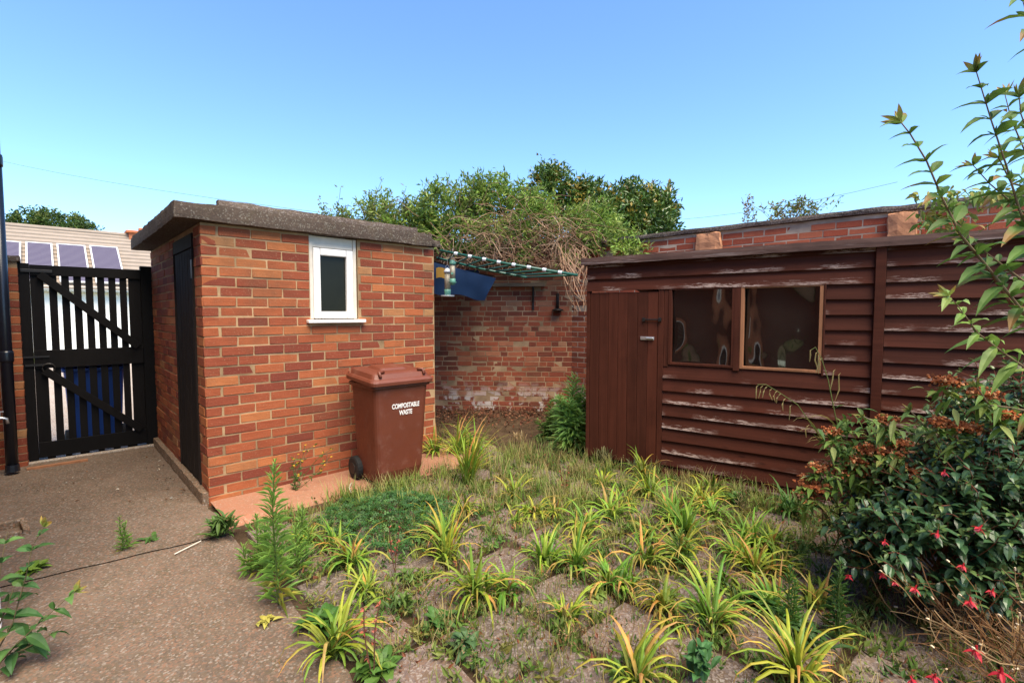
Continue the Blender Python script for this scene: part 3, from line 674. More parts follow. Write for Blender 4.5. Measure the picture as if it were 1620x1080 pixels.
def feeder(loc, H, r, tray, label):
    f = empty('bird_feeder', loc, 0, label=label, cat='feeder')
    MB().lathe([(r, 0), (r, H)], 14).obj('seed_tube', M['mesh'], f, smooth=True)
    MB().lathe([(r*1.25, H), (r*1.2, H+.02), (r*.5, H+.045), (.004, H+.05)], 14).obj('cap', M['feedgreen'] if not tray else M['clip'], f, smooth=True)
    MB().lathe([(r*.9, -.06), (r*1.1, -.03), (r*1.1, 0.001)], 14).obj('base', M['feedgreen'], f, smooth=True)
    if tray: MB().lathe([(.065, -.072), (.072, -.062), (.07, -.0601)], 18).obj('tray', M['clip'], f, smooth=True)
    else: MB().lathe([(.038, -.04), (.04, -.03), (.038, -.0301)], 16).obj('tray', M['feedgreen'], f); MB().tube([(-.0, -r-.002, .05), (0, -r-.02, .05)], .012, 8).obj('port', M['feedgreen'], f)
    MB().tube([(r*.9, 0, H+.02), (r*.5, 0, H+.07), (0, 0, H+.085), (-r*.5, 0, H+.07), (-r*.9, 0, H+.02)], .0025, 5).tube([(0, 0, H+.085), (0, 0, H+.16)], .002, 5).obj('hanger', M['steel'], f)
feeder(D(716, 441, 4.95), .14, .027, False, 'small pale tube bird feeder with a green port hanging from the rack')
feeder(D(708, 458, 5.05), .17, .03, True, 'mesh bird feeder with a round tray hanging beside the brick shed corner')
def bwp(px, py, off=0.0):        # point on the back wall
    d = ray(px, py); n = Vector((math.sin(bw_ang), -math.cos(bw_ang), 0)); t = (BW0+n*off - Vector((0, 0, CH))).dot(n)/d.dot(n); return Vector((0, 0, CH))+d*t
a, b = bwp(770, 452, .02), bwp(862, 452, .02); sh = empty('wall_shelf', a, bw_ang, label='grey wooden shelf on an iron bracket fixed to the back wall', cat='shelf'); L = (b-a).length
MB().box(-.6, L, -.12, -.005, -.02, .035).obj('shelf_board', M['shelfwood'], sh, bevel=.004)
bx = L*.80
MB().box(bx-.016, bx+.016, -.012, -.002, -.36, -.021).bar((bx, -.10, -.028), (bx, -.012, -.25), .02, .014).box(bx-.016, bx+.016, -.11, -.012, -.034, -.021).obj('bracket', M['iron'], sh, bevel=.002)
hk = bwp(882, 492, .0); hk_ = empty('wall_hook', hk, bw_ang, label='black iron lantern hook on the back wall left of the timber shed', cat='hook')
MB().box(-.022, .022, -.02, -.008, .04, .26).tube([(0, -.02, .24), (0, -.05, .2), (0, -.05, .03)], .012, 8).obj('stem', M['iron'], hk_, smooth=True)
MB().lathe([(.03, -.03), (.055, .0), (.085, .01), (.085, .02), (.03, .04)], 14, (0, -.075, 0)).obj('cup', M['iron'], hk_, smooth=True)
c4 = [D(684, 414, 5.35), D(784, 440, 6.0), D(767, 474, 5.95), D(680, 462, 5.35)]
mb = MB()
def fn(s, q):
    p = c4[0].lerp(c4[1], s).lerp(c4[3].lerp(c4[2], s), q); return p+Vector((.3, .8, .1))*.05*noise.noise(p*4)+Vector((0, 0, -.02*math.sin(s*9)*q))
mb.grid(fn, 24, 12)
tarp = empty('tarpaulin', c4[0], 0, label='dark blue tarpaulin sagging under the green rack beside the brick shed', cat='tarpaulin')
mb.obj('flap', M['tarp'], tarp, -c4[0], smooth=True)
mb = MB()
def fn(s, q):
    a = c4[0].lerp(c4[1], s); b = Vector((-2.2+1.7*s, 7.25, 2.06)); p = a.lerp(b, q); p.z += .05*noise.noise(p*2.5)-.06*math.sin(math.pi*q)+.012; return p
mb.grid(fn, 20, 14); mb.obj('canopy', M['tarp'], tarp, -c4[0], smooth=True)
mb = MB()
def fn(s, q):
    p = D(690+26*s, 424+16*q, 5.30); return p+Vector((0, 0, .01*math.sin(s*7)))
mb.grid(fn, 8, 5); mb.obj('yellow_fold', M['tarpy'], tarp, -c4[0], smooth=True)
# ------------------------------------------------------------------ neighbour's bungalow beyond the gate
bd = U.copy(); bang = math.atan2(bd.y, bd.x); bo = D(75, 540, 18.6); bo.z = 0
bung = empty('bungalow', bo, bang, label='white rendered bungalow with a grey tiled roof beyond the gate', cat='house')
MB().box(-8, 9, .35, 8, -.05, 2.40).obj('wall', M['render'], bung)
MB().box(-8.1, 9.1, .0, .30, 2.30, 2.44).box(-8.1, 9.1, -.08, .02, 2.36, 2.50).obj('gutter', M['white'], bung)
rh, rd = 2.75, 4.3; roof = MB(); nrow = 15
for k in range(nrow):
    a, b = k/nrow, (k+1)/nrow; y0, y1 = -.1+rd*a, -.1+rd*b; z0_, z1_ = 2.42+rh*a, 2.42+rh*b
    roof.hexa([(-8.3, y0, z0_-.02), (9.3, y0, z0_-.02), (9.3, y1+.05, z1_-.02), (-8.3, y1+.05, z1_-.02), (-8.3, y0, z0_+.055), (9.3, y0, z0_+.055), (9.3, y1+.05, z1_+.01), (-8.3, y1+.05, z1_+.01)])
roof.hexa([(-8.3, rd-.1, 2.42+rh-.05), (9.3, rd-.1, 2.42+rh-.05), (9.3, 8.5, 2.42), (-8.3, 8.5, 2.42), (-8.3, rd-.1, 2.42+rh), (9.3, rd-.1, 2.42+rh), (9.3, 8.5, 2.47), (-8.3, 8.5, 2.47)])
rf = roof.obj('roof', M['tile'], bung)
MB().tube([(-8.3, rd-.1, 2.42+rh+.01), (9.3, rd-.1, 2.42+rh+.01)], .11, 10).obj('ridge_tiles', M['tile'], rf)
# chimney stack
ck = D(231, 372, 22.0); cl = Matrix.Rotation(-bang, 4, 'Z') @ (ck-bo)
MB().box(cl.x-.36, cl.x+.36, rd-.45, rd+.25, 2.42+rh-.6, cl.z+.35).box(cl.x-.47, cl.x+.47, rd-.55, rd+.35, cl.z+.35, cl.z+.47).box(cl.x+.02, cl.x+.40, rd-.5, rd-.2, cl.z+.47, cl.z+.62).obj('chimney', M['terra'], rf, bevel=.02)
# solar panels lie on the roof: things of their own
nrm = Vector((0, -rh, rd)).normalized(); sl_ang = math.atan2(rh, rd)
def roof_x(px, py):
    d = ray(px, py); Rm = Matrix.Rotation(-bang, 3, 'Z'); o = Rm @ (Vector((0, 0, CH))-bo); dd = Rm @ d
    n = Vector((0, -rh, rd)); p0 = Vector((0, -.1, 2.48)); t = (p0-o).dot(n)/dd.dot(n); return o+dd*t
for k, (xa, xb) in enumerate(((-16, 35), (39, 84), (88, 136), (140, 187))):
    pa = roof_x(xa, 384+k*2.8); pb = roof_x(xb, 386+k*2.8); pc = roof_x(xb+2, 448+k*1.5)
    w = pb.x-pa.x-.06; h = (pa-Vector((pa.x, pc.y, pc.z))).length
    lab = ['leftmost solar panel on the bungalow roof, cut by the downpipe', 'second solar panel from the left on the bungalow roof', 'third solar panel from the left on the bungalow roof', 'rightmost solar panel on the bungalow roof'][k]
    loc = bo + Matrix.Rotation(bang, 3, 'Z') @ Vector((pa.x+.03+w/2, pc.y, pc.z)) + Vector((0, 0, .09))
    sp_ = empty('solar_panel', loc, bang, label=lab, cat='solar panel', group='solar panels on the bungalow roof'); sp_.rotation_euler = (sl_ang, 0, bang)
    MB().box(-w/2+.05, w/2-.05, .05, h-.05, 0, .03).obj('cells', M['solar'], sp_)
    MB().box(-w/2, -w/2+.05, 0, h, -.02, .045).box(w/2-.05, w/2, 0, h, -.02, .045).box(-w/2+.05, w/2-.05, 0, .05, -.02, .044).box(-w/2+.05, w/2-.05, h-.05, h, -.02, .044).obj('frame', M['alu'], sp_)
# overhead wires
for k, (a, b, lb) in enumerate((((-60, 240, 30), (640, 352, 14), 'thin overhead wire crossing the sky above the brick shed'), ((980, 352, 22), (1420, 288, 16), 'thin overhead wire crossing the sky above the right boundary wall'))):
    p, q = D(*a), D(*b); MB().tube([p.lerp(q, i/8)-Vector((0, 0, .3*(1-(i/4-1)**2))) for i in range(9)], .006, 5).obj('overhead_wire', M['wire'], None, label=lb, cat='wire')
# ------------------------------------------------------------------ vegetation
def rv(r):
    while True:
        v = Vector((r.uniform(-1, 1), r.uniform(-1, 1), r.uniform(-1, 1)))
        if .05 < v.length < 1: return v.normalized()
def tint(c, r, a=.22):
    k = 1+r.uniform(-a, a); h = r.uniform(-a*.35, a*.35); return (max(.003, c[0]*(k+h)), max(.003, c[1]*k), max(.003, c[2]*(k-h)))
def perp(d, r):
    s = d.cross(rv(r)); 
    return s.normalized() if s.length > .01 else Vector((1, 0, 0))
def curve3(a, b, r, wob, n=6, sag=0):
    a, b = Vector(a), Vector(b); o1, o2 = rv(r)*wob, rv(r)*wob; out = []
    for k in range(n+1):
        t = k/n; w = math.sin(math.pi*t); w2 = math.sin(2*math.pi*t)
        out.append(a.lerp(b, t)+o1*w+o2*w2*.5+Vector((0, 0, -sag*w)))
    return out
def at_thing(name, base, **k): return empty(name, base, 0, **k)
def finish(mb, name, mat, root, smooth=False, **k):
    l = root.location; mb.v = [(x-l.x, y-l.y, z-l.z) for x, y, z in mb.v]
    return mb.obj(name, mat, root, smooth=smooth, **k)
# --- strappy clumps
LIME = [(.28, .37, .035), (.19, .32, .032), (.34, .39, .045), (.14, .27, .03)]
ORANGE = [(.50, .26, .05), (.55, .30, .08), (.42, .20, .05), (.45, .33, .10)]
def clump(px, py, hpx, seed, lush=0, spread=1.0, dark=0):
    r = random.Random(seed); p = G(px, py); p.z = -.01; H = hpx*p.y/F*1.12; mb = MB(); dryp = r.uniform(.12, .6); fl = r.uniform(.95, 1.55); tone = r.uniform(.72, 1.12); gr = r.uniform(-.12, .08); n = int((16+H*95)*r.uniform(.8, 1.4))+r.randrange(6)
    for k in range(n):
        az = r.vonmisesvariate(seed*1.7, .35); out = r.random()**.7
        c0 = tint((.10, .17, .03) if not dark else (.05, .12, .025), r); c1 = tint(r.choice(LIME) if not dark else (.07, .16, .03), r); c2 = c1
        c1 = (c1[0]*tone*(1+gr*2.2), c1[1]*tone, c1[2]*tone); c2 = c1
        if r.random() < dryp: c2 = tint(r.choice(ORANGE), r)
        if r.random() < .04+dryp*.18: c1 = tint(r.choice(ORANGE), r); c2 = tint((.40, .24, .10), r)
        L = H*r.uniform(.45, 1.4)*(1 if out < .6 else .95)
        mb.blade(p+Vector((r.gauss(0, .018), r.gauss(0, .018), 0)), az, .08+.55*out*spread, L, min(.021, .011+H*.04)*r.uniform(.6, 1.1), (.8+2.3*out)*spread*fl*r.uniform(.7, 1.3), c0, c1, c2)
    return p, mb
CL = [(527,1035,112,'large strappy clump with orange tips at the bottom left of the patio'),
 (707,884,78,'broad yellow-green strappy clump just in front of the clover patch'),(755,948,92,'tall strappy clump above the pale lichened slab'),(1004,1078,112,'strappy clump at the bottom edge right of centre'),
 (1127,992,112,'biggest bright yellow-green strappy clump near the middle right of the patio'),(1260,1078,128,'tall strappy clump with one orange leaf at the bottom edge beside the fuchsia'),
 (1051,964,70,'strappy clump with arching pale leaves left of the biggest clump'),(741,766,84,'tall thin upright grassy clump right of the brown bin'),(1250,815,58,'dark green strappy clump against the foot of the timber shed'),
 (527,864,46,0),(558,893,62,0),(484,857,44,0),(580,937,48,0),(800,940,62,0),(860,893,66,0),(911,899,62,0),(964,930,66,0),(988,934,58,0),(1020,893,64,0),(895,983,58,0),(1191,908,68,0),(1067,992,42,0),
 (1231,908,52,0),(1222,965,62,0),(1078,886,72,0),(688,720,44,0),(723,720,58,0),(749,716,54,0),(675,818,38,0),(734,813,38,0),(812,787,38,0),(700,854,52,0),(844,816,44,0),(817,829,32,0),(952,770,34,0),(1026,787,54,0),
 (1013,757,44,0),(967,820,56,0),(926,839,56,0),(880,816,38,0),(918,857,48,0),(1063,828,62,0),(1026,853,52,0),(1126,783,46,0),(1111,805,54,0),(1130,819,48,0),(1187,864,62,0),(1222,868,52,0),(1165,886,62,0),(1083,849,72,0),(1150,925,50,0),(990,800,40,0),(1290,960,60,0)]
ORD = 'leftmost second third fourth fifth sixth seventh eighth ninth tenth eleventh twelfth'.split(); SMALL = {}
for lo, hi, nm in ((0, 775, 'farthest patio row'), (775, 822, 'second patio row from the back'), (822, 862, 'middle patio row'), (862, 905, 'row level with the clover front'), (905, 950, 'second patio row from the front'), (950, 1100, 'front patio row')):
    row = sorted((c[0], i) for i, c in enumerate(CL) if not c[3] and lo <= c[1] < hi)
    for n_, (x_, i) in enumerate(row): SMALL[i] = 'small strappy clump, ' + (ORD[n_]+(' from the left' if n_ else '')) + ' in the ' + nm
for i, (px, py, h, lb) in enumerate(CL):
    p, mb = clump(px, py, h, 100+i, dark=1 if px == 1250 else 0, spread=.45 if px == 741 else 1)
    if lb: lab = lb; gp = None
    else: lab, gp = SMALL[i], 'small strappy clumps in the patio joints'
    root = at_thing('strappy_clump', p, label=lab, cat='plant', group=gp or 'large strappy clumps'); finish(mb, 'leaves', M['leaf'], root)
# --- upright fleabane weeds
def fleabane(px, py, hpx, seed, label, stems=1, dens=1.0, lf=1.0, Y=None, c=(.19, .35, .065), group='fleabane weeds', wf=1.0, flat=0.0):
    r = random.Random(seed); p = G(px, py); H = hpx*p.y/F; mb = MB(); ms = MB(); root = at_thing('fleabane', p, label=label, cat='weed', group=group)
    for s in range(stems):
        az = r.uniform(0, 6.28); h = H*(1 if s == 0 else r.uniform(.45, .9)); top = p+Vector((math.cos(az)*.06*lf*(s > 0)+.04*(s > 0)*r.gauss(0, 1), math.sin(az)*.06*lf*(s > 0), h))
        b = p+Vector((math.cos(az)*.03, math.sin(az)*.03, 0))*(s > 0)+Vector((0, 0, 0)) if s else p
        pts = curve3(b, top, r, .015); ms.tube(pts, [.005*(1-.6*k/6) for k in range(7)], 5, c=(.10, .15, .04))
        n = int(95*dens*h/.7)+18
        for k in range(n):
            t = (k+.5)/n; q = pts[min(5, int(t*6))].lerp(pts[min(6, int(t*6)+1)], t*6-int(t*6)); a = k*2.4+r.uniform(-.3, .3)
            el = .45-flat+r.uniform(-.25, .35)+.6*t**2; d = Vector((math.cos(a)*math.cos(el), math.sin(a)*math.cos(el), math.sin(el)))
            L = (.125-.075*t)*lf*r.uniform(.7, 1.2)*(1 if t < .93 else .6); sd_ = d.cross(Vector((0, 0, 1))).normalized()
            cc = tint(c, r); 
            if t < .18 and r.random() < .5: cc = tint((.35, .32, .06), r)
            m = q+d*L*.5; e = q+d*L*.95-Vector((0, 0, L*r.uniform(0, .35))); w = (L*.036+.0016)*wf
            i0 = mb.V(q, cc); i1 = mb.V(m-sd_*w, cc); i2 = mb.V(m+sd_*w, cc); i3 = mb.V(e, tint(c, r)); mb.Fc(i0, i1, i3); mb.Fc(i0, i3, i2)
    finish(ms, 'stem', M['leaf'], root); finish(mb, 'leaves', M['leaf'], root)
fleabane(441, 955, 235, 1, 'tallest upright feathery weed on the path edge in front of the brick shed', 1, 2.2, 1.25)
fleabane(408, 905, 95, 2, 'bushy pale feathery weed left of the tallest weed', 4, 1.4, 1.0)
fleabane(470, 900, 75, 22, 'short feathery weed right of the tallest weed', 3, 1.3, 1.0)
fleabane(192, 872, 58, 3, 'small feathery weed sprouting from the concrete path joint', 2, 1.6, .6)
fleabane(908, 708, 118, 4, 'bushy bright green weed against the left corner of the timber shed', 13, 1.15, 2.3, c=(.28, .48, .14), wf=1.5, flat=.30)
fleabane(872, 692, 60, 5, 'low bright green weed left of the bushy weed by the timber shed', 5, 1.3, 1.4, c=(.14, .27, .06), wf=1.7, flat=.3)
fleabane(1172, 812, 60, 41, 'thin pinkish seeding weed at the foot of the timber shed boards', 3, .6, .7, c=(.2, .17, .08))
fleabane(1078, 895, 60, 42, 'slender feathery weed among clumps left of centre of the timber shed front', 2, 1.6, .8)
fleabane(1248, 1000, 110, 43, 'slender upright weed beside the fuchsia', 2, 1.6, .8, c=(.07, .17, .03))
fleabane(1325, 1010, 130, 44, 'dark feathery weed at the left foot of the fuchsia', 3, 1.5, .8, c=(.045, .11, .02))
fleabane(480, 855, 60, 45, 'short feathery weed at the left of the clover patch', 2, 1.4, .8)
# --- broad weeds and rosettes
def rosette(px, py, rad_px, seed, label, n=14, el=.35, c=(.06, .13, .028), w=.3, name='leafy_weed', group='leafy weeds', up=0):
    r = random.Random(seed); p = G(px, py); Rr = rad_px*p.y/F; mb = MB(); root = at_thing(name, p, label=label, cat='weed', group=group)
    for k in range(n):
        a = r.uniform(0, 6.28); e = el+r.uniform(-.25, .5); d = Vector((math.cos(a)*math.cos(e), math.sin(a)*math.cos(e), math.sin(e))); L = Rr*r.uniform(.6, 1.15)
        q = p+Vector((r.gauss(0, Rr*.2), r.gauss(0, Rr*.2), r.uniform(0, up)))
        mb.leaf(q, d, d.cross(Vector((0, 0, 1))).normalized(), L, L*w, tint(c, r), droop=.4)
    finish(mb, 'leaves', M['leaf'], root)
for a in ((352,848,36,'dark leafy weed at the foot of the brick shed corner',120,.7,(.07,.135,.03),.15,.10),(243,853,22,'flat green weed on the path beside the small feathery weed',16,.25,(.06,.13,.03),.3,.0),
 (510,990,46,'broad leafy weed behind the large bottom left clump',26,.5,(.05,.13,.022),.34,.03),(640,965,30,'reddish stemmed leafy weed between two slabs in the foreground',22,.9,(.09,.15,.03),.22,.05),(690,985,34,'low broad green weed at the slab corner in the foreground',20,.35,(.07,.16,.035),.42,.02),
 (735,1030,30,'grey-green trailing weed between foreground slabs',26,.5,(.07,.14,.05),.35,.06),(600,1060,48,'large leaf weed at the bottom edge left of centre',18,.5,(.08,.17,.03),.42,.03),(942,940,22,'round leaved pale weed on a slab in mid patio',12,.3,(.17,.26,.06),.8,.01),
 (1105,1075,52,'upright broad leaved weed at the bottom edge below the biggest clump',16,.95,(.05,.14,.045),.3,.10),(760,640,16,'dark seedling at the foot of the back wall',14,.9,(.03,.07,.025),.6,.10),(742,642,14,'smaller dark seedling at the foot of the back wall',12,.8,(.03,.07,.025),.6,.08),
 (1170,800,26,'broad leaved weed against the timber shed foot',16,.7,(.06,.14,.03),.4,.06),(1210,965,40,'dark leafy weed among clumps left of the fuchsia',24,.5,(.04,.11,.02),.3,.04),(50,905,26,'bright low weed on the path behind the leafy shoots at left',16,.3,(.14,.24,.03),.5,.02),
 (1275,1020,44,'dark strappy weed at the fuchsia foot',24,.6,(.035,.09,.018),.2,.05),(820,700,26,'dry tan grass tuft behind the patio',30,1.2,(.36,.27,.14),.06,.05),(640,915,22,'low weed behind the reddish weed',14,.6,(.08,.15,.03),.3,.03),(420,985,20,'yellowing leaf tuft at the path edge',12,.4,(.35,.33,.07),.4,.02),
 (855,705,20,'olive weed tuft left of the bushy weed',24,1.0,(.10,.15,.035),.12,.06),(955,735,30,'grey seeding weed in front of the timber shed door',40,1.1,(.16,.16,.07),.07,.10),(1000,752,26,'second grey seeding weed in front of the timber shed door',36,1.1,(.15,.16,.07),.07,.09)):
    rosette(a[0], a[1], a[2], int(a[0]*3+a[1]), a[3], int(a[4]*1.8) if a[4] < 60 else a[4], a[5], a[6], a[7], up=a[8])
# red dock stalks
for px, py, h, lb in ((590, 1075, 150, 'thin red-brown dock stalk in the bottom left foreground'), (625, 905, 75, 'thin dry stalk standing by the clover patch'), (893, 782, 50, 'dark dry stalk in the far patio')):
    r = random.Random(px); p = G(px, py); H = h*p.y/F; root = at_thing('dry_stalk', p, label=lb, cat='weed'); ms = MB()
    for s in (-1, 1):
        pts = curve3(p, p+Vector((s*.03, .0, H*r.uniform(.8, 1))), r, .01); ms.tube(pts, .0028, 5, c=(.10, .05, .035))
        for k in range(14):
            q = pts[r.randrange(2, 7)]; d = (rv(r)+Vector((0, 0, .5))).normalized(); ms.tri_leaf(q, d, perp(d, r), .02, .012, tint((.32, .10, .07), r))
    finish(ms, 'stem', M['dry'], root)
# --- clover patch
r = random.Random(9); mb = MB(); root = at_thing('clover_patch', G(600, 830), label='dense low patch of dark green clover in front of the brown bin', cat='clover')
poly = [G(*p) for p in ((490, 830), (545, 792), (620, 776), (700, 790), (725, 815), (690, 845), (640, 880), (560, 872))]
def inpoly(p, P):
    c = False
    for a, b in zip(P, P[1:]+P[:1]):
        if (a.y > p.y) != (b.y > p.y) and p.x < (b.x-a.x)*(p.y-a.y)/(b.y-a.y)+a.x: c = not c
    return c
cx = [min(p.x for p in poly), max(p.x for p in poly)]; cy = [min(p.y for p in poly), max(p.y for p in poly)]
cen = Vector((sum(p.x for p in poly)/8, sum(p.y for p in poly)/8, 0)); k = 0
while k < 2600:
    p = Vector((r.uniform(*cx), r.uniform(*cy), 0))
    if not inpoly(p, poly): continue
    k += 1; e = min(1, (p-cen).length/.4); z = (.13*(1-e*e*.75)+.03*noise.noise(p*9))*r.uniform(.55, 1.05)+.01; q = p+Vector((0, 0, z)); a0 = r.uniform(0, 6.28); c = tint((.032, .10, .022) if r.random() < .8 else (.07, .16, .035), r, .35); L = r.uniform(.010, .018)
    n = (Vector((0, -.25, 1))+rv(r)*.5).normalized()
    for j in range(3):
        a = a0+j*2.09; d = Vector((math.cos(a), math.sin(a), 0)); d = (d-n*d.dot(n)).normalized(); s = n.cross(d); i0 = mb.V(q, c); i1 = mb.V(q+d*L*.8-s*L*.5, c); i2 = mb.V(q+d*L, c); i3 = mb.V(q+d*L*.8+s*L*.5, c); mb.Fc(i0, i1, i2, i3)
finish(mb, 'leaves', M['leaf'], root, kind='stuff')
# --- yellow flowered weed by the shed foot
r = random.Random(21); p = G(462, 778); root = at_thing('yellow_flowered_weed', p, label='straggly weed with tiny yellow flowers at the brick shed foot', cat='weed'); mb = MB(); mf = MB()
for k in range(10):
    e = p+Vector((r.uniform(-.05, .3), r.uniform(-.06, .2), r.uniform(.12, .36))); pts = curve3(p, e, r, .03); mb.tube(pts, .002, 4, c=(.10, .12, .04))
    for j in range(9):
        q = pts[r.randrange(1, 7)]; d = rv(r); mb.tri_leaf(q, d, perp(d, r), .04, .014, tint((.07, .14, .03), r))
    for j in range(2):
        q = pts[-1-j]+rv(r)*.012
        for a in range(5): d = Vector((math.cos(a*1.256), math.sin(a*1.256), .5)); mf.tri_leaf(q, d.normalized(), perp(d, r), .011, .010, (.75, .5, .05))
finish(mb, 'stem', M['leaf'], root); finish(mf, 'flowers', M['petal'], root)
# --- uncountable low weeds and grass in the joints
r = random.Random(33); mb = MB(); root_w = None; k = 0
while k < 15000:
    if r.random() < .62:        # follow the joints
        i = r.randrange(-7, 8); s = r.uniform(-3.2, 3.2)
        p = S(nu+i*PT+r.gauss(0, .022), nv+s) if r.random() < .5 else S(nu+s, nv+i*PT+r.gauss(0, .022))
    else: p = Vector((r.uniform(-1.6, 2.2), r.uniform(1.6, 5.3), 0))
    u, v = uv(p); k += 1
    if u < .06 or (v > -.5 and u < 2.2) or p.y < 1.3 or (p-P0).dot(Vector((.572, .82, 0))) > -.02: continue
    dens = noise.noise(Vector((p.x*1.6, p.y*1.6, 5)))
    if dens < -.05 and r.random() < .6: continue
    far = p.y > 3.6
    for j in range(3 if not far else 4):
        q = p+Vector((r.gauss(0, .02), r.gauss(0, .02), -.015)); ty = r.random()
        if ty < .55:
            c = tint(r.choice([(.13, .20, .04), (.20, .22, .05), (.30, .25, .10), (.09, .16, .03)]), r); mb.blade(q, r.uniform(0, 6.28), r.uniform(.05, .7), r.uniform(.04, .12)*(1.5 if far else 1), .004, r.uniform(.2, 1.4), c, c, tint((.34, .28, .12), r), 3)
        else:
            d = (rv(r)+Vector((0, 0, .9))).normalized(); mb.tri_leaf(q+Vector((0, 0, r.uniform(.01, .045))), d, perp(d, r), r.uniform(.015, .04), r.uniform(.008, .016), tint(r.choice([(.07, .14, .03), (.10, .17, .035), (.16, .15, .04), (.2, .07, .035)]), r))
def jpoint(far):
    for _ in range(60):
        if r.random() < .7:
            i = r.randrange(-7, 9); q_ = r.uniform(-3.2, 3.2); p = S(nu+i*PT+r.gauss(0, .03), nv+q_) if r.random() < .5 else S(nu+q_, nv+i*PT+r.gauss(0, .03))
        else: p = Vector((r.uniform(-1.4, 2.0), r.uniform(1.7, 5.6), 0))
        u, v = uv(p)
        if u < .03 or (v > -.55 and u < 2.2) or p.y < 1.6 or p.y > 5.0+.5*math.sin(p.x*3) or (p-P0).dot(Vector((.572, .82, 0))) > -.04: continue
        if far and p.y < 3.0: continue
        return p
    return Vector((0, 4, 0))
for k in range(1000):
    p = jpoint(False); c = r.choice([(.08, .17, .03), (.11, .2, .035), (.16, .22, .045), (.06, .13, .03), (.2, .2, .05)]); R_ = r.uniform(.025, .065)
    for j in range(r.randrange(8, 16)):
        a = r.uniform(0, 6.28); e = r.uniform(.1, 1.1); d = Vector((math.cos(a)*math.cos(e), math.sin(a)*math.cos(e), math.sin(e))); mb.tri_leaf(p+Vector((r.gauss(0, .02), r.gauss(0, .02), r.uniform(-.01, .025))), d, perp(d, r), R_*r.uniform(.6, 1.2), R_*.32, tint(c, r))
for k in range(560):
    p = jpoint(k > 130); c = r.choice([(.16, .29, .05), (.24, .34, .06), (.12, .24, .04), (.34, .29, .12), (.2, .3, .06)]); H = r.uniform(.06, .16) if p.y < 3.4 else r.uniform(.08, .24)
    for j in range(11): c1 = tint(c, r); mb.blade(p+Vector((r.gauss(0, .022), r.gauss(0, .022), -.01)), r.uniform(0, 6.28), r.uniform(.03, .5), H*r.uniform(.6, 1.1), .0055, r.uniform(.2, 1.3), c1, c1, tint((.36, .30, .13), r), 3)
o = mb.obj('joint_weeds', M['leaf'], None, label='fine mixed grass and seedlings growing in the patio joints', cat='weeds', kind='stuff')
# seeding grass stalks in the foreground
r = random.Random(37); mb = MB()
for k in range(260):
    px = r.choice([r.gauss(800, 70), r.gauss(900, 60), r.uniform(560, 1150)]); py = r.choice([r.uniform(940, 1075), r.uniform(700, 800)]); p = G(px, py); e = p+Vector((r.gauss(0, .04), r.gauss(0, .03), r.uniform(.08, .22))); c = tint(r.choice([(.20, .20, .06), (.30, .22, .10), (.14, .18, .04)]), r)
    pts = curve3(p, e, r, .012, 3); mb.tube(pts, .0011, 3, False, c)
    for j in range(5): d = rv(r); mb.tri_leaf(e-Vector((0, 0, .008*j)), d, perp(d, r), .010, .005, tint((.30, .20, .11), r))
mb.obj('seeding_grass', M['leaf'], None, label='thin seeding grass stalks scattered over the foreground slabs', cat='grass', kind='stuff')
# leaf litter at the back wall and crumbs on the path
r = random.Random(40); mb = MB()
for k in range(1500):
    p = Vector((r.uniform(-1.7, .5), 7.2-abs(r.gauss(0, .55)), .012)); 
    if uv(p)[0] < 2.08 or p.y > 7.28: continue
    d = (rv(r)+Vector((0, 0, .1))); d.z *= .4; d.normalize(); mb.tri_leaf(p+Vector((0, 0, r.uniform(0, .03))), d, perp(d, r), r.uniform(.03, .06), r.uniform(.015, .03), tint(r.choice([(.14, .055, .035), (.20, .10, .06), (.09, .045, .03)]), r))
for k in range(70):
    p = G(r.uniform(20, 330), r.uniform(735, 800)) if r.random() < .6 else S(-.08-abs(r.gauss(0, .08)), r.uniform(.1, 2.2)); d = rv(r); d.z = .1; d.normalize(); mb.tri_leaf(p+Vector((0, 0, .015)), d, perp(d, r), r.uniform(.012, .035), .012, tint(r.choice([(.2, .1, .05), (.09, .05, .03), (.4, .36, .3)]), r))
mb.obj('leaf_litter', M['dry'], None, label='brown fallen leaves lying along the back wall and the path edges', cat='leaf litter', kind='stuff')
MB().tube([G(276, 878)+Vector((0, 0, .008)), G(318, 858)+Vector((0, 0, .012))], .0035, 5).obj('straw', M['dirtywhite'], None, label='thin pale stick lying on the path near the shed corner', cat='stick')
# --- foliage masses
def cloud(mb, ells, n, L, W, cols, r, per=14, spread=.06, inner=.5, up=.25):
    tot = sum(e[3]*e[5] for e in ells)
    for (x, y, z, rx, ry, rz) in ells:
        m = max(3, int(n*rx*rz/tot/per))
        for k in range(m):
            d = rv(r); rad = inner+(1.02-inner)*r.random()**.6; d2 = Vector((d.x*rx, d.y*ry, d.z*rz)); c0 = Vector((x, y, z))+d2*rad*(1+.22*noise.noise(Vector((d.x*3+x, d.y*3, d.z*3+z))))
            col = r.choice(cols); axis = (d+Vector((0, 0, up))+rv(r)*.5).normalized()
            for j in range(per):
                q = c0+axis*r.uniform(-1, 1)*spread*1.4+rv(r)*spread*r.random(); dd = (axis*.6+rv(r)).normalized(); mb.tri_leaf(q, dd, perp(dd, r), L*r.uniform(.65, 1.3), W*r.uniform(.7, 1.2), tint(col, r, .28))
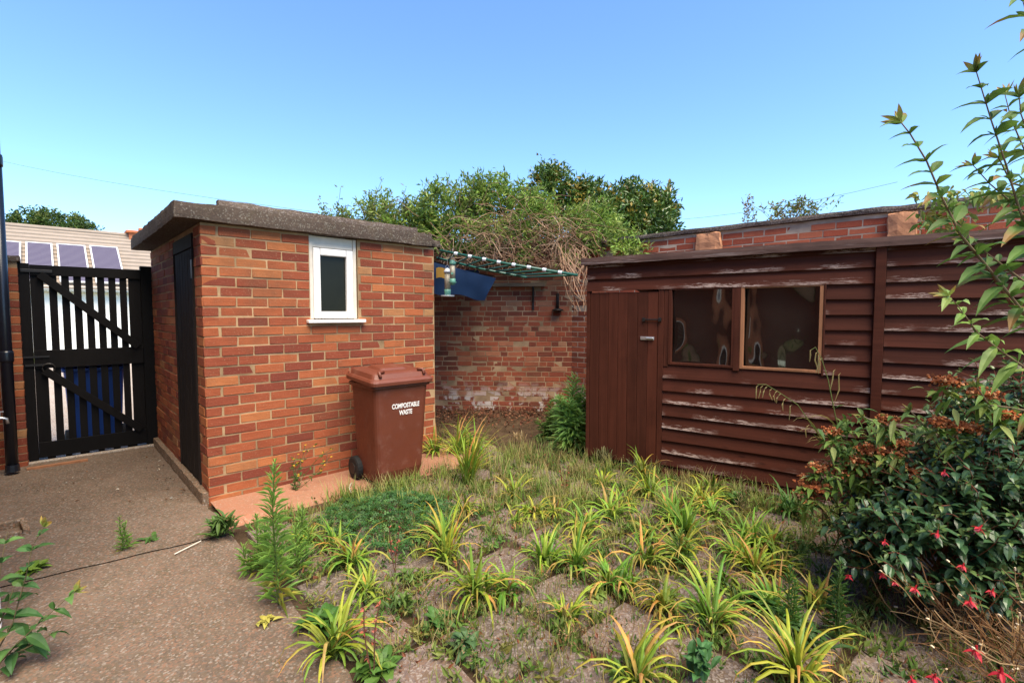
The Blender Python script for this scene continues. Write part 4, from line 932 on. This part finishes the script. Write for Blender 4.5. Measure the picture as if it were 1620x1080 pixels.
# evergreen shrub behind the wall
r = random.Random(50)
def shrub(base, ells_px, n, L, W, cols, label, name, seed, stem_c=(.10, .07, .05), spread=.07, per=12, cat='shrub', mat=None, stems=8, via=None):
    r = random.Random(seed); root = at_thing(name, base, label=label, cat=cat); mb = MB(); ms = MB(); E = []
    for (px, py, Y, rx, ry, rz) in ells_px:
        c = D(px, py, Y); E.append((c.x, c.y, c.z, rx, ry, rz))
    cloud(mb, E, n, L, W, cols, r, per, spread)
    for k in range(stems):
        e = E[k % len(E)]; pts = curve3(base+Vector((r.gauss(0, .06), r.gauss(0, .06), 0)), (e[0], e[1] if via is None else 7.95, e[2]+e[5]*.3), r, .12 if via is None else .03); ms.tube(pts, [.03*(1-.8*i/6) for i in range(7)], 6, c=stem_c)
    finish(ms, 'trunk', M['dry'], root); finish(mb, 'crown', mat or M['leaf'], root); return root
shrub(Vector((1.7, 8.4, 0)), [(870, 310, 8.3, .42, .4, .48), (868, 288, 8.2, .16, .2, .2), (930, 330, 8.3, .42, .4, .42), (985, 335, 8.2, .45, .4, .42), (1030, 340, 8.2, .38, .4, .42), (1050, 325, 8.2, .2, .3, .28), (960, 350, 7.9, .6, .3, .3), (1030, 360, 7.8, .4, .3, .25), (1000, 305, 8.2, .18, .2, .2), (918, 305, 8.3, .15, .2, .2)],
      22000, .085, .036, [(.07, .14, .025), (.075, .15, .025), (.045, .095, .02), (.11, .18, .03), (.10, .16, .03), (.06, .12, .024), (.30, .23, .04)], 'large dark evergreen shrub with yellow flecks above the corner of the walls', 'evergreen_shrub', 51, mat=M['gloss'], spread=.075)
shrub(Vector((-.6, 8.0, 0)), [(545, 345, 7.2, .22, .15, .10), (600, 335, 7.3, .28, .3, .22), (640, 355, 7.2, .42, .3, .26), (700, 340, 7.2, .48, .35, .40), (752, 318, 7.3, .26, .3, .36), (790, 325, 7.3, .36, .35, .42), (835, 340, 7.2, .40, .35, .42), (900, 365, 7.1, .45, .3, .28), (720, 375, 7.1, .55, .3, .22), (800, 370, 7.0, .5, .3, .2), (965, 380, 6.9, .36, .25, .18), (940, 352, 7.2, .32, .25, .25), (760, 395, 6.9, .12, .1, .1), (830, 402, 6.8, .12, .1, .12), (900, 405, 6.8, .12, .1, .1), (1000, 392, 6.5, .2, .15, .12)],
      26000, .08, .026, [(.19, .31, .045), (.22, .34, .055), (.13, .24, .04), (.09, .17, .035), (.27, .35, .08), (.18, .24, .06)], 'rambling light green climber spilling over the back wall', 'climber', 52, spread=.08, via=1)
# wispy shoots of the climber above the shed roof, and its dry stems
r = random.Random(53); mb = MB(); ml = MB(); root = at_thing('dry_climber_stems', D(860, 430, 6.9), label='tangle of dry brown climber stems hanging over the back wall above the rack', cat='climber')
for k in range(430):
    px = r.uniform(740, 925) if r.random() < .85 else r.uniform(660, 760); py = r.uniform(350, 415); a = D(px, py+r.gauss(0, 12), r.uniform(6.55, 6.95)); L = r.uniform(.25, .7); dr_ = Vector((r.gauss(.25, .6), r.gauss(-.05, .15), r.gauss(-.35, .5))).normalized(); b = a+dr_*L
    if b.z < 2.0: b.z = 2.0+r.uniform(0, .15)
    mb.tube(curve3(a, b, r, .09, 6, -.08), r.uniform(.002, .0045), 3, False, tint(r.choice([(.27, .17, .12), (.20, .12, .085), (.34, .24, .17), (.15, .09, .06)]), r))
for k in range(46):
    a = D(r.uniform(880, 928), r.uniform(385, 410), r.uniform(5.6, 6.6)); b = D(r.uniform(898, 930), r.uniform(420, 500), r.uniform(5.2, 6.4)); mb.tube(curve3(a, b, r, .08), r.uniform(.0025, .004), 3, False, tint((.30, .19, .13), r))
finish(mb, 'stems', M['dry'], root)
r = random.Random(54); mb = MB(); root = at_thing('climber_shoots', D(620, 365, 7.0), label='wispy leafy shoots poking up behind the brick shed roof slab', cat='climber')
for k in range(64):
    px = r.uniform(520, 760); a = D(px, 372, 7.1); b = D(px+r.uniform(-30, 25), 345-(px-510)*.12-abs(r.gauss(0, 18)), 7.0); pts = curve3(a, b, r, .05); mb.tube(pts, .003, 3, False, (.14, .10, .05))
    for j in range(16): q = pts[r.randrange(2, 7)]+rv(r)*.04; d = (rv(r)+Vector((0, 0, .2))).normalized(); mb.tri_leaf(q, d, perp(d, r), r.uniform(.04, .08), .022, tint(r.choice([(.13, .20, .05), (.2, .25, .09), (.09, .15, .04), (.27, .25, .12)]), r))
finish(mb, 'leaves', M['leaf'], root)
for (px, py, lb, sd_, h) in ((1183, 345, 'twisted dry-leaved shoot above the coping of the right wall', 55, 42), (1235, 342, 'low leafy shoots above the coping of the right wall', 56, 22), (1278, 338, 'dense small green shrub top above the coping of the right wall', 57, 24)):
    r = random.Random(sd_); b0 = D(px, py, 7.4); root = at_thing('wall_top_plant', b0, label=lb, cat='plant'); mb = MB()
    for k in range(26 if sd_ != 55 else 5):
        e = b0+Vector((r.gauss(0, .22 if sd_ != 55 else .06), r.gauss(0, .1), h*7.4/F*r.uniform(.5, 1.05))); pts = curve3(b0+Vector((r.gauss(0, .2 if sd_ != 55 else .02), 0, -.25)), e, r, .04); mb.tube(pts, .003, 3, False, (.16, .11, .06))
        for j in range(14): q = pts[r.randrange(2, 7)]+rv(r)*.03; d = rv(r); mb.tri_leaf(q, d, perp(d, r), r.uniform(.04, .08), .028, tint(r.choice([(.09, .16, .04), (.14, .2, .05), (.26, .2, .07)] if sd_ != 55 else [(.25, .16, .06), (.2, .22, .06), (.12, .08, .04)]), r))
    finish(mb, 'leaves', M['leaf'], root)
# far hedge-like tree beyond the bungalow
shrub(D(80, 470, 36), [(60, 352, 36, 1.7, 1.5, 1.0), (100, 356, 36, 1.8, 1.5, .9), (128, 362, 36, 1.2, 1.2, .6), (35, 358, 36, 1.0, 1.0, .8), (80, 375, 36, 3.0, 1.5, 1.0)], 9000, .22, .13, [(.05, .10, .02), (.07, .13, .025), (.035, .07, .015), (.11, .15, .03)], 'clipped dense green tree top behind the bungalow ridge', 'clipped_tree', 58, cat='tree', spread=.16, stems=4)
# --- fuchsia
r = random.Random(60); FE = [(Vector((2.30, 2.28, .46)), Vector((.60, .52, .50)), 1.), (Vector((1.93, 2.22, .33)), Vector((.40, .40, .33)), .6), (Vector((2.68, 2.45, .78)), Vector((.52, .42, .44)), .6)]; root = at_thing('fuchsia_bush', Vector((2.12, 2.3, 0)), label='dark green fuchsia bush with hanging red flowers at the right', cat='bush')
mb = MB(); ms = MB()
for k in range(900):
    d = rv(r); FC, FR, _ = r.choices(FE, [5, 2.4, 3])[0]
    if d.z < -.35: d.z = -d.z*.6; d.normalize()
    w = 1+.16*noise.noise(d*2.3+Vector((3, 1, 7))); tip = FC+Vector((d.x*FR.x, d.y*FR.y, d.z*FR.z))*w*r.uniform(.72, 1.06); st = tip.lerp(FC+Vector((0, 0, -.2)), .42); pts = curve3(st, tip, r, .03, 5, -.02); ms.tube(pts, .0022, 3, False, (.16, .06, .04))
    for j in range(6):
        q = pts[j] if j < 6 else pts[-1]; t = j/5
        if j == 0: continue
        ax = (pts[min(5, j)]-pts[j-1]).normalized(); a0 = r.uniform(0, 6.28); s1 = perp(ax, r); s2 = ax.cross(s1)
        for m in range(3):
            a = a0+m*2.09; dd = ((s1*math.cos(a)+s2*math.sin(a))+ax*(.3+.7*(t > .9))+Vector((0, 0, .1))).normalized(); side = dd.cross(Vector((0, 0, 1))); side = side.normalized() if side.length > .1 else s1
            L = r.uniform(.042, .068)*(1 if t < .9 else .6); cc = tint(r.choice([(.036, .088, .034), (.046, .105, .042), (.03, .072, .028), (.058, .12, .05)]) if t < .95 else (.08, .13, .04), r)
            nn = side.cross(dd); m1 = q+dd*L*.28; m2 = q+dd*L*.62-Vector((0, 0, L*.05)); i0 = mb.V(q, cc); a1 = mb.V(m1-side*L*.23+nn*L*.06, cc); b1 = mb.V(m1+side*L*.23+nn*L*.06, cc); a2 = mb.V(m2-side*L*.22+nn*L*.05, cc); b2 = mb.V(m2+side*L*.22+nn*L*.05, cc); ce = tuple(x*1.25 for x in cc); k1 = mb.V(m1, ce); k2 = mb.V(m2, ce); i3 = mb.V(q+dd*L-Vector((0, 0, L*.18)), cc)
            for f_ in ((i0, a1, k1), (i0, k1, b1), (a1, a2, k2, k1), (k1, k2, b2, b1), (a2, i3, k2), (k2, i3, b2)): mb.Fc(*f_)
for k in range(18):
    FC, FR, _ = FE[k % 3]; d = rv(r); d.z = abs(d.z)+.3; d.normalize(); ms.tube(curve3(Vector((2.12+r.gauss(0, .08), 2.3+r.gauss(0, .06), 0)), FC+Vector((d.x*FR.x, d.y*FR.y, d.z*FR.z))*.75, r, .06), [.010*(1-.7*i/6) for i in range(7)], 5, c=(.12, .06, .04))
finish(ms, 'stems', M['dry'], root); finish(mb, 'leaves', M['gloss'], root)
def fuchsia_flower(p, s, r):
    f = MB(); ax = Vector((r.gauss(0, .25), r.gauss(0, .25), -1)).normalized(); s1 = perp(ax, r); s2 = ax.cross(s1); red = tint((.50, .025, .045), r, .15); pk = tint((.62, .14, .2), r, .15)
    f.tube([p-ax*.035*s, p], .0012*s, 4, False, (.2, .1, .05)); f.tube([p, p+ax*.012*s, p+ax*.02*s], [.003*s, .004*s, .006*s], 6, True, red)
    for k in range(4):
        a = k*1.571+r.random()*.3; o = (s1*math.cos(a)+s2*math.sin(a)); d = (o+ax*.35).normalized(); f.leaf(p+ax*.018*s, d, ax.cross(o).normalized(), .034*s, .013*s, red, .2)
        d = (o*.35+ax).normalized(); f.leaf(p+ax*.018*s, d, ax.cross(o).normalized(), .026*s, .02*s, pk, 0)
    f.tube([p+ax*.03*s, p+ax*.055*s], .0008*s, 3, False, pk)
    finish(f, 'flower', M['petal'], root)
def fpoint(px, py):     # nearest crossing of the view ray with the bush
    d = ray(px, py); o = Vector((0, 0, CH)); best = 2.0
    for k in range(120, 330):
        q = o+d*(k/100)
        for FC, FR, _ in FE:
            e = q-FC
            if (e.x/FR.x)**2+(e.y/FR.y)**2+(e.z/FR.z)**2 < 1.12: return q
    return o+d*1.75
for px, py, s in ((1495, 742, 1.0), (1484, 838, 1.1), (1554, 830, 1.2), (1400, 852, .9), (1450, 925, 1.2), (1535, 944, 1.3), (1545, 1020, 1.6), (1585, 1055, 1.7), (1440, 1068, 1.1), (1480, 1065, 1.2), (1572, 930, 1.0), (1525, 890, 1.0), (1342, 908, .9), (1395, 905, .9), (1416, 917, .8)): fuchsia_flower(fpoint(px, py), s*.72, r)
# --- dry twiggy plant
r = random.Random(62); b0 = G(1600, 1075)+Vector((.12, .08, 0)); root = at_thing('dry_twiggy_plant', b0, label='tangle of dry straw-brown twigs under the fuchsia at the bottom right', cat='plant'); mb = MB()
for k in range(260):
    a = b0+Vector((r.uniform(-.28, .35), r.uniform(-.28, .25), r.uniform(0, .12))); b = a+Vector((r.gauss(-.16, .12), r.gauss(-.02, .1), r.uniform(.05, .36))); pts = curve3(a, b, r, .03); c = tint(r.choice([(.30, .18, .08), (.22, .12, .06), (.38, .26, .14), (.15, .08, .04)]), r); mb.tube(pts, r.uniform(.0012, .0026), 3, False, c)
    if r.random() < .35: mb.tube([pts[-1], pts[-1]+(pts[-1]-pts[-2]).normalized()*.012], [.004, .003], 4, True, tint((.55, .45, .32), r))
    for j in range(2): q = pts[r.randrange(2, 6)]; mb.tube([q, q+(rv(r)+Vector((-.3, 0, .6))).normalized()*.06], .001, 3, False, c)
finish(mb, 'twigs', M['dry'], root)
# --- spiraea with rusty flower heads
r = random.Random(64); SB = Vector((2.1, 2.8, 0)); root = at_thing('spiraea_bush', SB, label='yellow-green bush with rusty brown flower heads in front of the timber shed', cat='bush'); mb = MB(); ms = MB()
def spray(p, n, sp_, cols, L):
    for j in range(n):
        q = p+rv(r)*sp_*r.random(); d = (rv(r)+Vector((-.3, -.3, .1))).normalized(); s = d.cross(Vector((0, 0, 1))); s = s.normalized() if s.length > .1 else Vector((1, 0, 0)); mb.leaf(q, d, s, L*r.uniform(.7, 1.2), L*.34, tint(r.choice(cols), r), .35)
heads = [(1288, 769, 1.3), (1276, 783, .9), (1296, 737, .9), (1279, 756, .7), (1317, 681, .8), (1404, 662, .8), (1484, 667, .9), (1530, 675, .9), (1555, 622, 1.0), (1497, 602, 1.0), (1390, 710, 1.1), (1410, 714, 1.1), (1361, 728, .9), (1369, 745, .9), (1341, 746, .9), (1445, 744, 1.0), (1403, 770, .7), (1372, 712, .8), (1425, 700, .8), (1590, 655, .8)]
for hx, hy, s in heads:
    Yd = 2.55-(hx-1290)*.0016; p = D(hx, hy, Yd); ms.tube(curve3(SB+Vector((r.gauss(0, .1), r.gauss(0, .06), .05)), p-Vector((0, 0, .02)), r, .06, 6, -.08), [.004*(1-.5*i/6) for i in range(7)], 4, True, (.16, .08, .05))
    f = MB(); f.col = (.26, .08, .03); f.lathe([(.004, -.014*s), (.03*s, -.008*s), (.045*s, 0), (.03*s, .010*s), (.004, .014*s)], 8, p); f.col = (1, 1, 1)
    for j in range(95):
        q = p+Vector((max(-.06, min(.06, r.gauss(0, .030))), max(-.06, min(.06, r.gauss(0, .030))), max(-.022, min(.022, r.gauss(0, .014)))))*s; c = tint(r.choice([(.40, .13, .05), (.5, .18, .07), (.28, .085, .035), (.55, .27, .13)]), r, .3); d = rv(r); sd_ = perp(d, r); e = d.cross(sd_); k = .0092*s
        ix = [f.V(q+d*k, c), f.V(q+sd_*k, c), f.V(q-sd_*k*.5+e*k*.87, c), f.V(q-sd_*k*.5-e*k*.87, c), f.V(q-d*k, c)]
        for a, b in ((1, 2), (2, 3), (3, 1)): f.Fc(ix[0], ix[a], ix[b]); f.Fc(ix[4], ix[b], ix[a])
    finish(f, 'flower_head', M['dry'], root)
    spray(p-Vector((0, 0, .05)), 15, .09*s, [(.16, .27, .05), (.23, .33, .07), (.10, .2, .035), (.32, .38, .12)], .082)
for k in range(60):
    p = D(r.uniform(1300, 1540), r.uniform(665, 800), r.uniform(2.4, 2.75)); spray(p, 12, .11, [(.09, .17, .035), (.06, .13, .028), (.14, .22, .045)], .066)
finish(ms, 'stems', M['dry'], root); finish(mb, 'leaves', M['leaf'], root)
# --- pendulous sedge stalks
r = random.Random(66)
for pts_px, sp_, lb in ((((1345, 745, 2.95), (1322, 660, 2.9), (1310, 600, 2.9), (1300, 568, 2.9), (1290, 549, 2.9), (1284, 553, 2.9)), ((1285, 552, 20), (1294, 556, 28), (1298, 560, 30), (1301, 566, 25), (1322, 584, 34), (1330, 590, 55)), 'arching sedge stalk with hanging spikes in front of the right shed window'),
                       (((1322, 728, 2.95), (1290, 680, 2.95), (1262, 640, 2.95), (1235, 622, 2.95), (1212, 608, 2.95), (1198, 608, 2.95)), ((1200, 609, 22), (1207, 610, 20), (1214, 611, 18), (1221, 615, 18), (1230, 618, 18), (1236, 622, 16), (1243, 630, 20), (1253, 640, 25), (1280, 672, 20)), 'arching sedge stalk with hanging spikes below the shed windows')):
    P = [D(*q) for q in pts_px]; g = Vector((P[0].x+.05, P[0].y+.02, 0)); root = at_thing('sedge_stalk', g, label=lb, cat='sedge'); ms = MB(); ms.tube([g]+P, [.005, .004, .0035, .003, .0025, .002, .0015], 5, True, (.16, .2, .06))
    for x, y, l in sp_:
        p = D(x, y, 2.92); L = l*2.92/F; ms.tube([p, p+Vector((-.012, 0, -.01)), p+Vector((-.016+r.gauss(0, .006), 0, -L*.5)), p+Vector((-.018+r.gauss(0, .01), 0, -L))], [.0012, .003, .0042, .0015], 5, True, tint((.36, .30, .13), r))
    for k in range(5):
        p = P[1].lerp(P[0], r.random()); d = Vector((r.gauss(-.5, .4), -.1, r.uniform(-.2, .5))); ms.blade(p, math.atan2(d.y, d.x), .5, .28, .009, 2.2, (.16, .2, .05), (.25, .25, .07), (.32, .26, .10))
    finish(ms, 'stalk', M['leaf'], root)
# --- buddleia: tall shoots at the right edge, every leaf a part
r = random.Random(70); BB = Vector((2.75, 2.15, 0)); root = at_thing('buddleia', BB, label='tall buddleia shoots with long pointed leaves reaching into the sky at the right edge', cat='shrub'); ms = MB()
BL = []
def shoot(px_pts, Y0, Y1, size, gap, seed, tip=True, cols=((.10, .19, .035), (.075, .15, .03), (.14, .23, .05)), par=None, stem=(.17, .13, .08), rust=.25, th=.006, start=.0):
    r = random.Random(seed); n = len(px_pts); P = [D(x, y, Y0+(Y1-Y0)*i/(n-1)) for i, (x, y) in enumerate(px_pts)]
    Q = []
    for i in range(n-1):
        for k in range(6): Q.append(P[i].lerp(P[i+1], k/6))
    Q.append(P[-1]); ms.tube(Q, [th*(1-.65*i/len(Q)) for i in range(len(Q))], 6, True, stem)
    acc = 0; k = 0; tot = sum((b-a).length for a, b in zip(Q, Q[1:])); run = 0
    for a, b in zip(Q, Q[1:]):
        acc += (b-a).length; run += (b-a).length
        if acc < gap or run/tot < start: continue
        acc = 0; k += 1; ax = (b-a).normalized(); s1 = ax.cross(Vector((.3, -1, .2))).normalized(); s2 = ax.cross(s1); t = run/tot; a0 = k*1.571+r.uniform(-.3, .3)
        for m in (0, math.pi):
            o = s1*math.cos(a0+m)+s2*math.sin(a0+m); d = (o+ax*(.35+.5*t)).normalized(); side = d.cross(Vector((r.gauss(0, .3), r.gauss(-.35, .3), 1))).normalized(); L = size*r.uniform(.7, 1.15)*(1-.45*t)
            c = tint(r.choice(cols), r, .2); c2 = tint((.22, .13, .04), r) if r.random() < rust*.5 else None
            BL.append((b, d, side, L, L*.31, c, c2, .3+r.random()*.35))
            if r.random() < .75:
                d3 = (o*.6+ax+rv(r)*.3).normalized(); BL.append((b, d3, perp(d3, r), L*.42, L*.12, tint(cols[0], r), None, .25))
    if tip:
        for m in range(5):
            d = (Q[-1]-Q[-2]).normalized()+rv(r)*.75; d.normalize(); BL.append((Q[-1], d, perp(d, r), size*.42, size*.11, tint((.2, .26, .06), r), tint((.28, .2, .05), r), .1))
shoot([(1640, 520), (1560, 420), (1520, 372), (1490, 312), (1466, 255), (1440, 212), (1424, 192)], 2.0, 2.05, .19, .045, 71, rust=.5, th=.0055)
shoot([(1650, 420), (1612, 330), (1592, 262), (1568, 190), (1545, 115)], 2.0, 2.0, .19, .042, 72, rust=.3, th=.005)
shoot([(1660, 330), (1640, 250), (1615, 180), (1612, 150)], 2.0, 1.95, .17, .05, 73, th=.004)
shoot([(1720, 220), (1670, 120), (1632, 50), (1612, -20)], 1.95, 1.9, .19, .055, 74, th=.004)
shoot([(1650, 600), (1590, 560), (1548, 528), (1514, 482), (1500, 468)], 1.95, 1.9, .155, .045, 75, th=.004, cols=((.15, .26, .05), (.12, .22, .045), (.22, .32, .09)), rust=.05)
shoot([(1660, 540), (1600, 480), (1560, 420), (1525, 380)], 2.05, 2.1, .15, .06, 76, stem=(.2, .09, .06), th=.009)
shoot([(1680, 470), (1620, 445), (1560, 400), (1510, 350)], 2.1, 2.3, .13, .06, 77, tip=False)
shoot([(1680, 660), (1600, 645), (1565, 640), (1545, 612)], 2.0, 1.95, .11, .05, 78, cols=((.14, .25, .05), (.12, .22, .045)))
shoot([(1530, 710), (1470, 692), (1400, 675), (1365, 658)], 2.4, 2.35, .12, .05, 79, cols=((.16, .26, .06), (.12, .21, .05), (.2, .29, .09)), rust=0, stem=(.3, .24, .17))
shoot([(1490, 695), (1462, 672), (1440, 650)], 2.4, 2.35, .12, .06, 80, cols=((.16, .26, .06), (.2, .29, .09)), rust=0, stem=(.3, .24, .17))
shoot([(1700, 300), (1640, 300), (1600, 290), (1580, 250)], 2.1, 2.1, .15, .045, 81)
shoot([(1660, 300), (1622, 240), (1600, 190), (1590, 150)], 2.15, 2.2, .16, .045, 83, th=.004)
shoot([(1650, 360), (1600, 320), (1565, 290), (1540, 262)], 2.1, 2.15, .15, .045, 84, th=.004)
for k in range(8): e = D(1640+20*k, 520-60*(k % 4), 2.05); ms.tube(curve3(BB+Vector((r.gauss(0, .08), r.gauss(0, .06), 0)), e, r, .06), [.012*(1-.5*i/6) for i in range(7)], 6, True, (.16, .11, .07))
finish(ms, 'stems', M['dry'], root)
for (p, d, side, L, W, c, c2, dr_) in BL:
    mb = MB(); mb.leaf(Vector((0, 0, 0)), d, side, L, W, c, dr_, .2, c2); mb.obj('leaf', M['leaf'], root, p-root.location)
print('buddleia leaves', len(BL))
# small leafy climber on the right wall behind the shed roof
r = random.Random(82); b0 = D(1490, 345, 4.1); root = at_thing('wall_climber', b0, label='small bright leafed climber on the right wall above the shed roof', cat='climber'); mb = MB()
for k in range(240):
    p = D(r.gauss(1492, 26), r.uniform(302, 372), r.uniform(3.9, 4.15)) if r.random() < .7 else D(r.uniform(1500, 1600), r.uniform(300, 318), r.uniform(3.75, 4.0)); d = (rv(r)+Vector((-.2, -.5, -.2))).normalized(); mb.leaf(p, d, perp(d, r), r.uniform(.06, .10), .035, tint(r.choice([(.10, .19, .035), (.15, .23, .05), (.24, .24, .05)]), r))
finish(mb, 'leaves', M['leaf'], root)
# --- leafy shoots at the left edge
BL = []; ms = MB(); LB = G(-40, 1075); root = at_thing('leafy_shrub', LB, label='leafy green shoots leaning over the path at the bottom left corner', cat='shrub'); GC = ((.05, .13, .03), (.035, .10, .025), (.065, .15, .035))
for i, pts in enumerate(([(-30, 1075), (20, 985), (40, 915), (52, 862), (70, 832)], [(-20, 1070), (30, 1015), (62, 985), (90, 960), (118, 935)], [(-30, 1060), (10, 960), (22, 930), (30, 905)], [(-10, 1075), (25, 1040), (45, 1020), (60, 1000)], [(-40, 1000), (-5, 940), (4, 880), (12, 840)], [(-30, 1040), (30, 1030), (70, 1010), (100, 990)])):
    shoot(pts, 1.86, 1.95, .125, .058, 90+i, tip=(i < 2), cols=GC, rust=.05, th=.003, stem=(.11, .09, .05), start=.3)
finish(ms, 'stems', M['dry'], root)
for (p, d, side, L, W, c, c2, dr_) in BL:
    mb = MB(); mb.leaf(Vector((0, 0, 0)), d, side, L, W*1.45, c, dr_, .2, c2); mb.obj('leaf', M['leaf'], root, p-root.location)
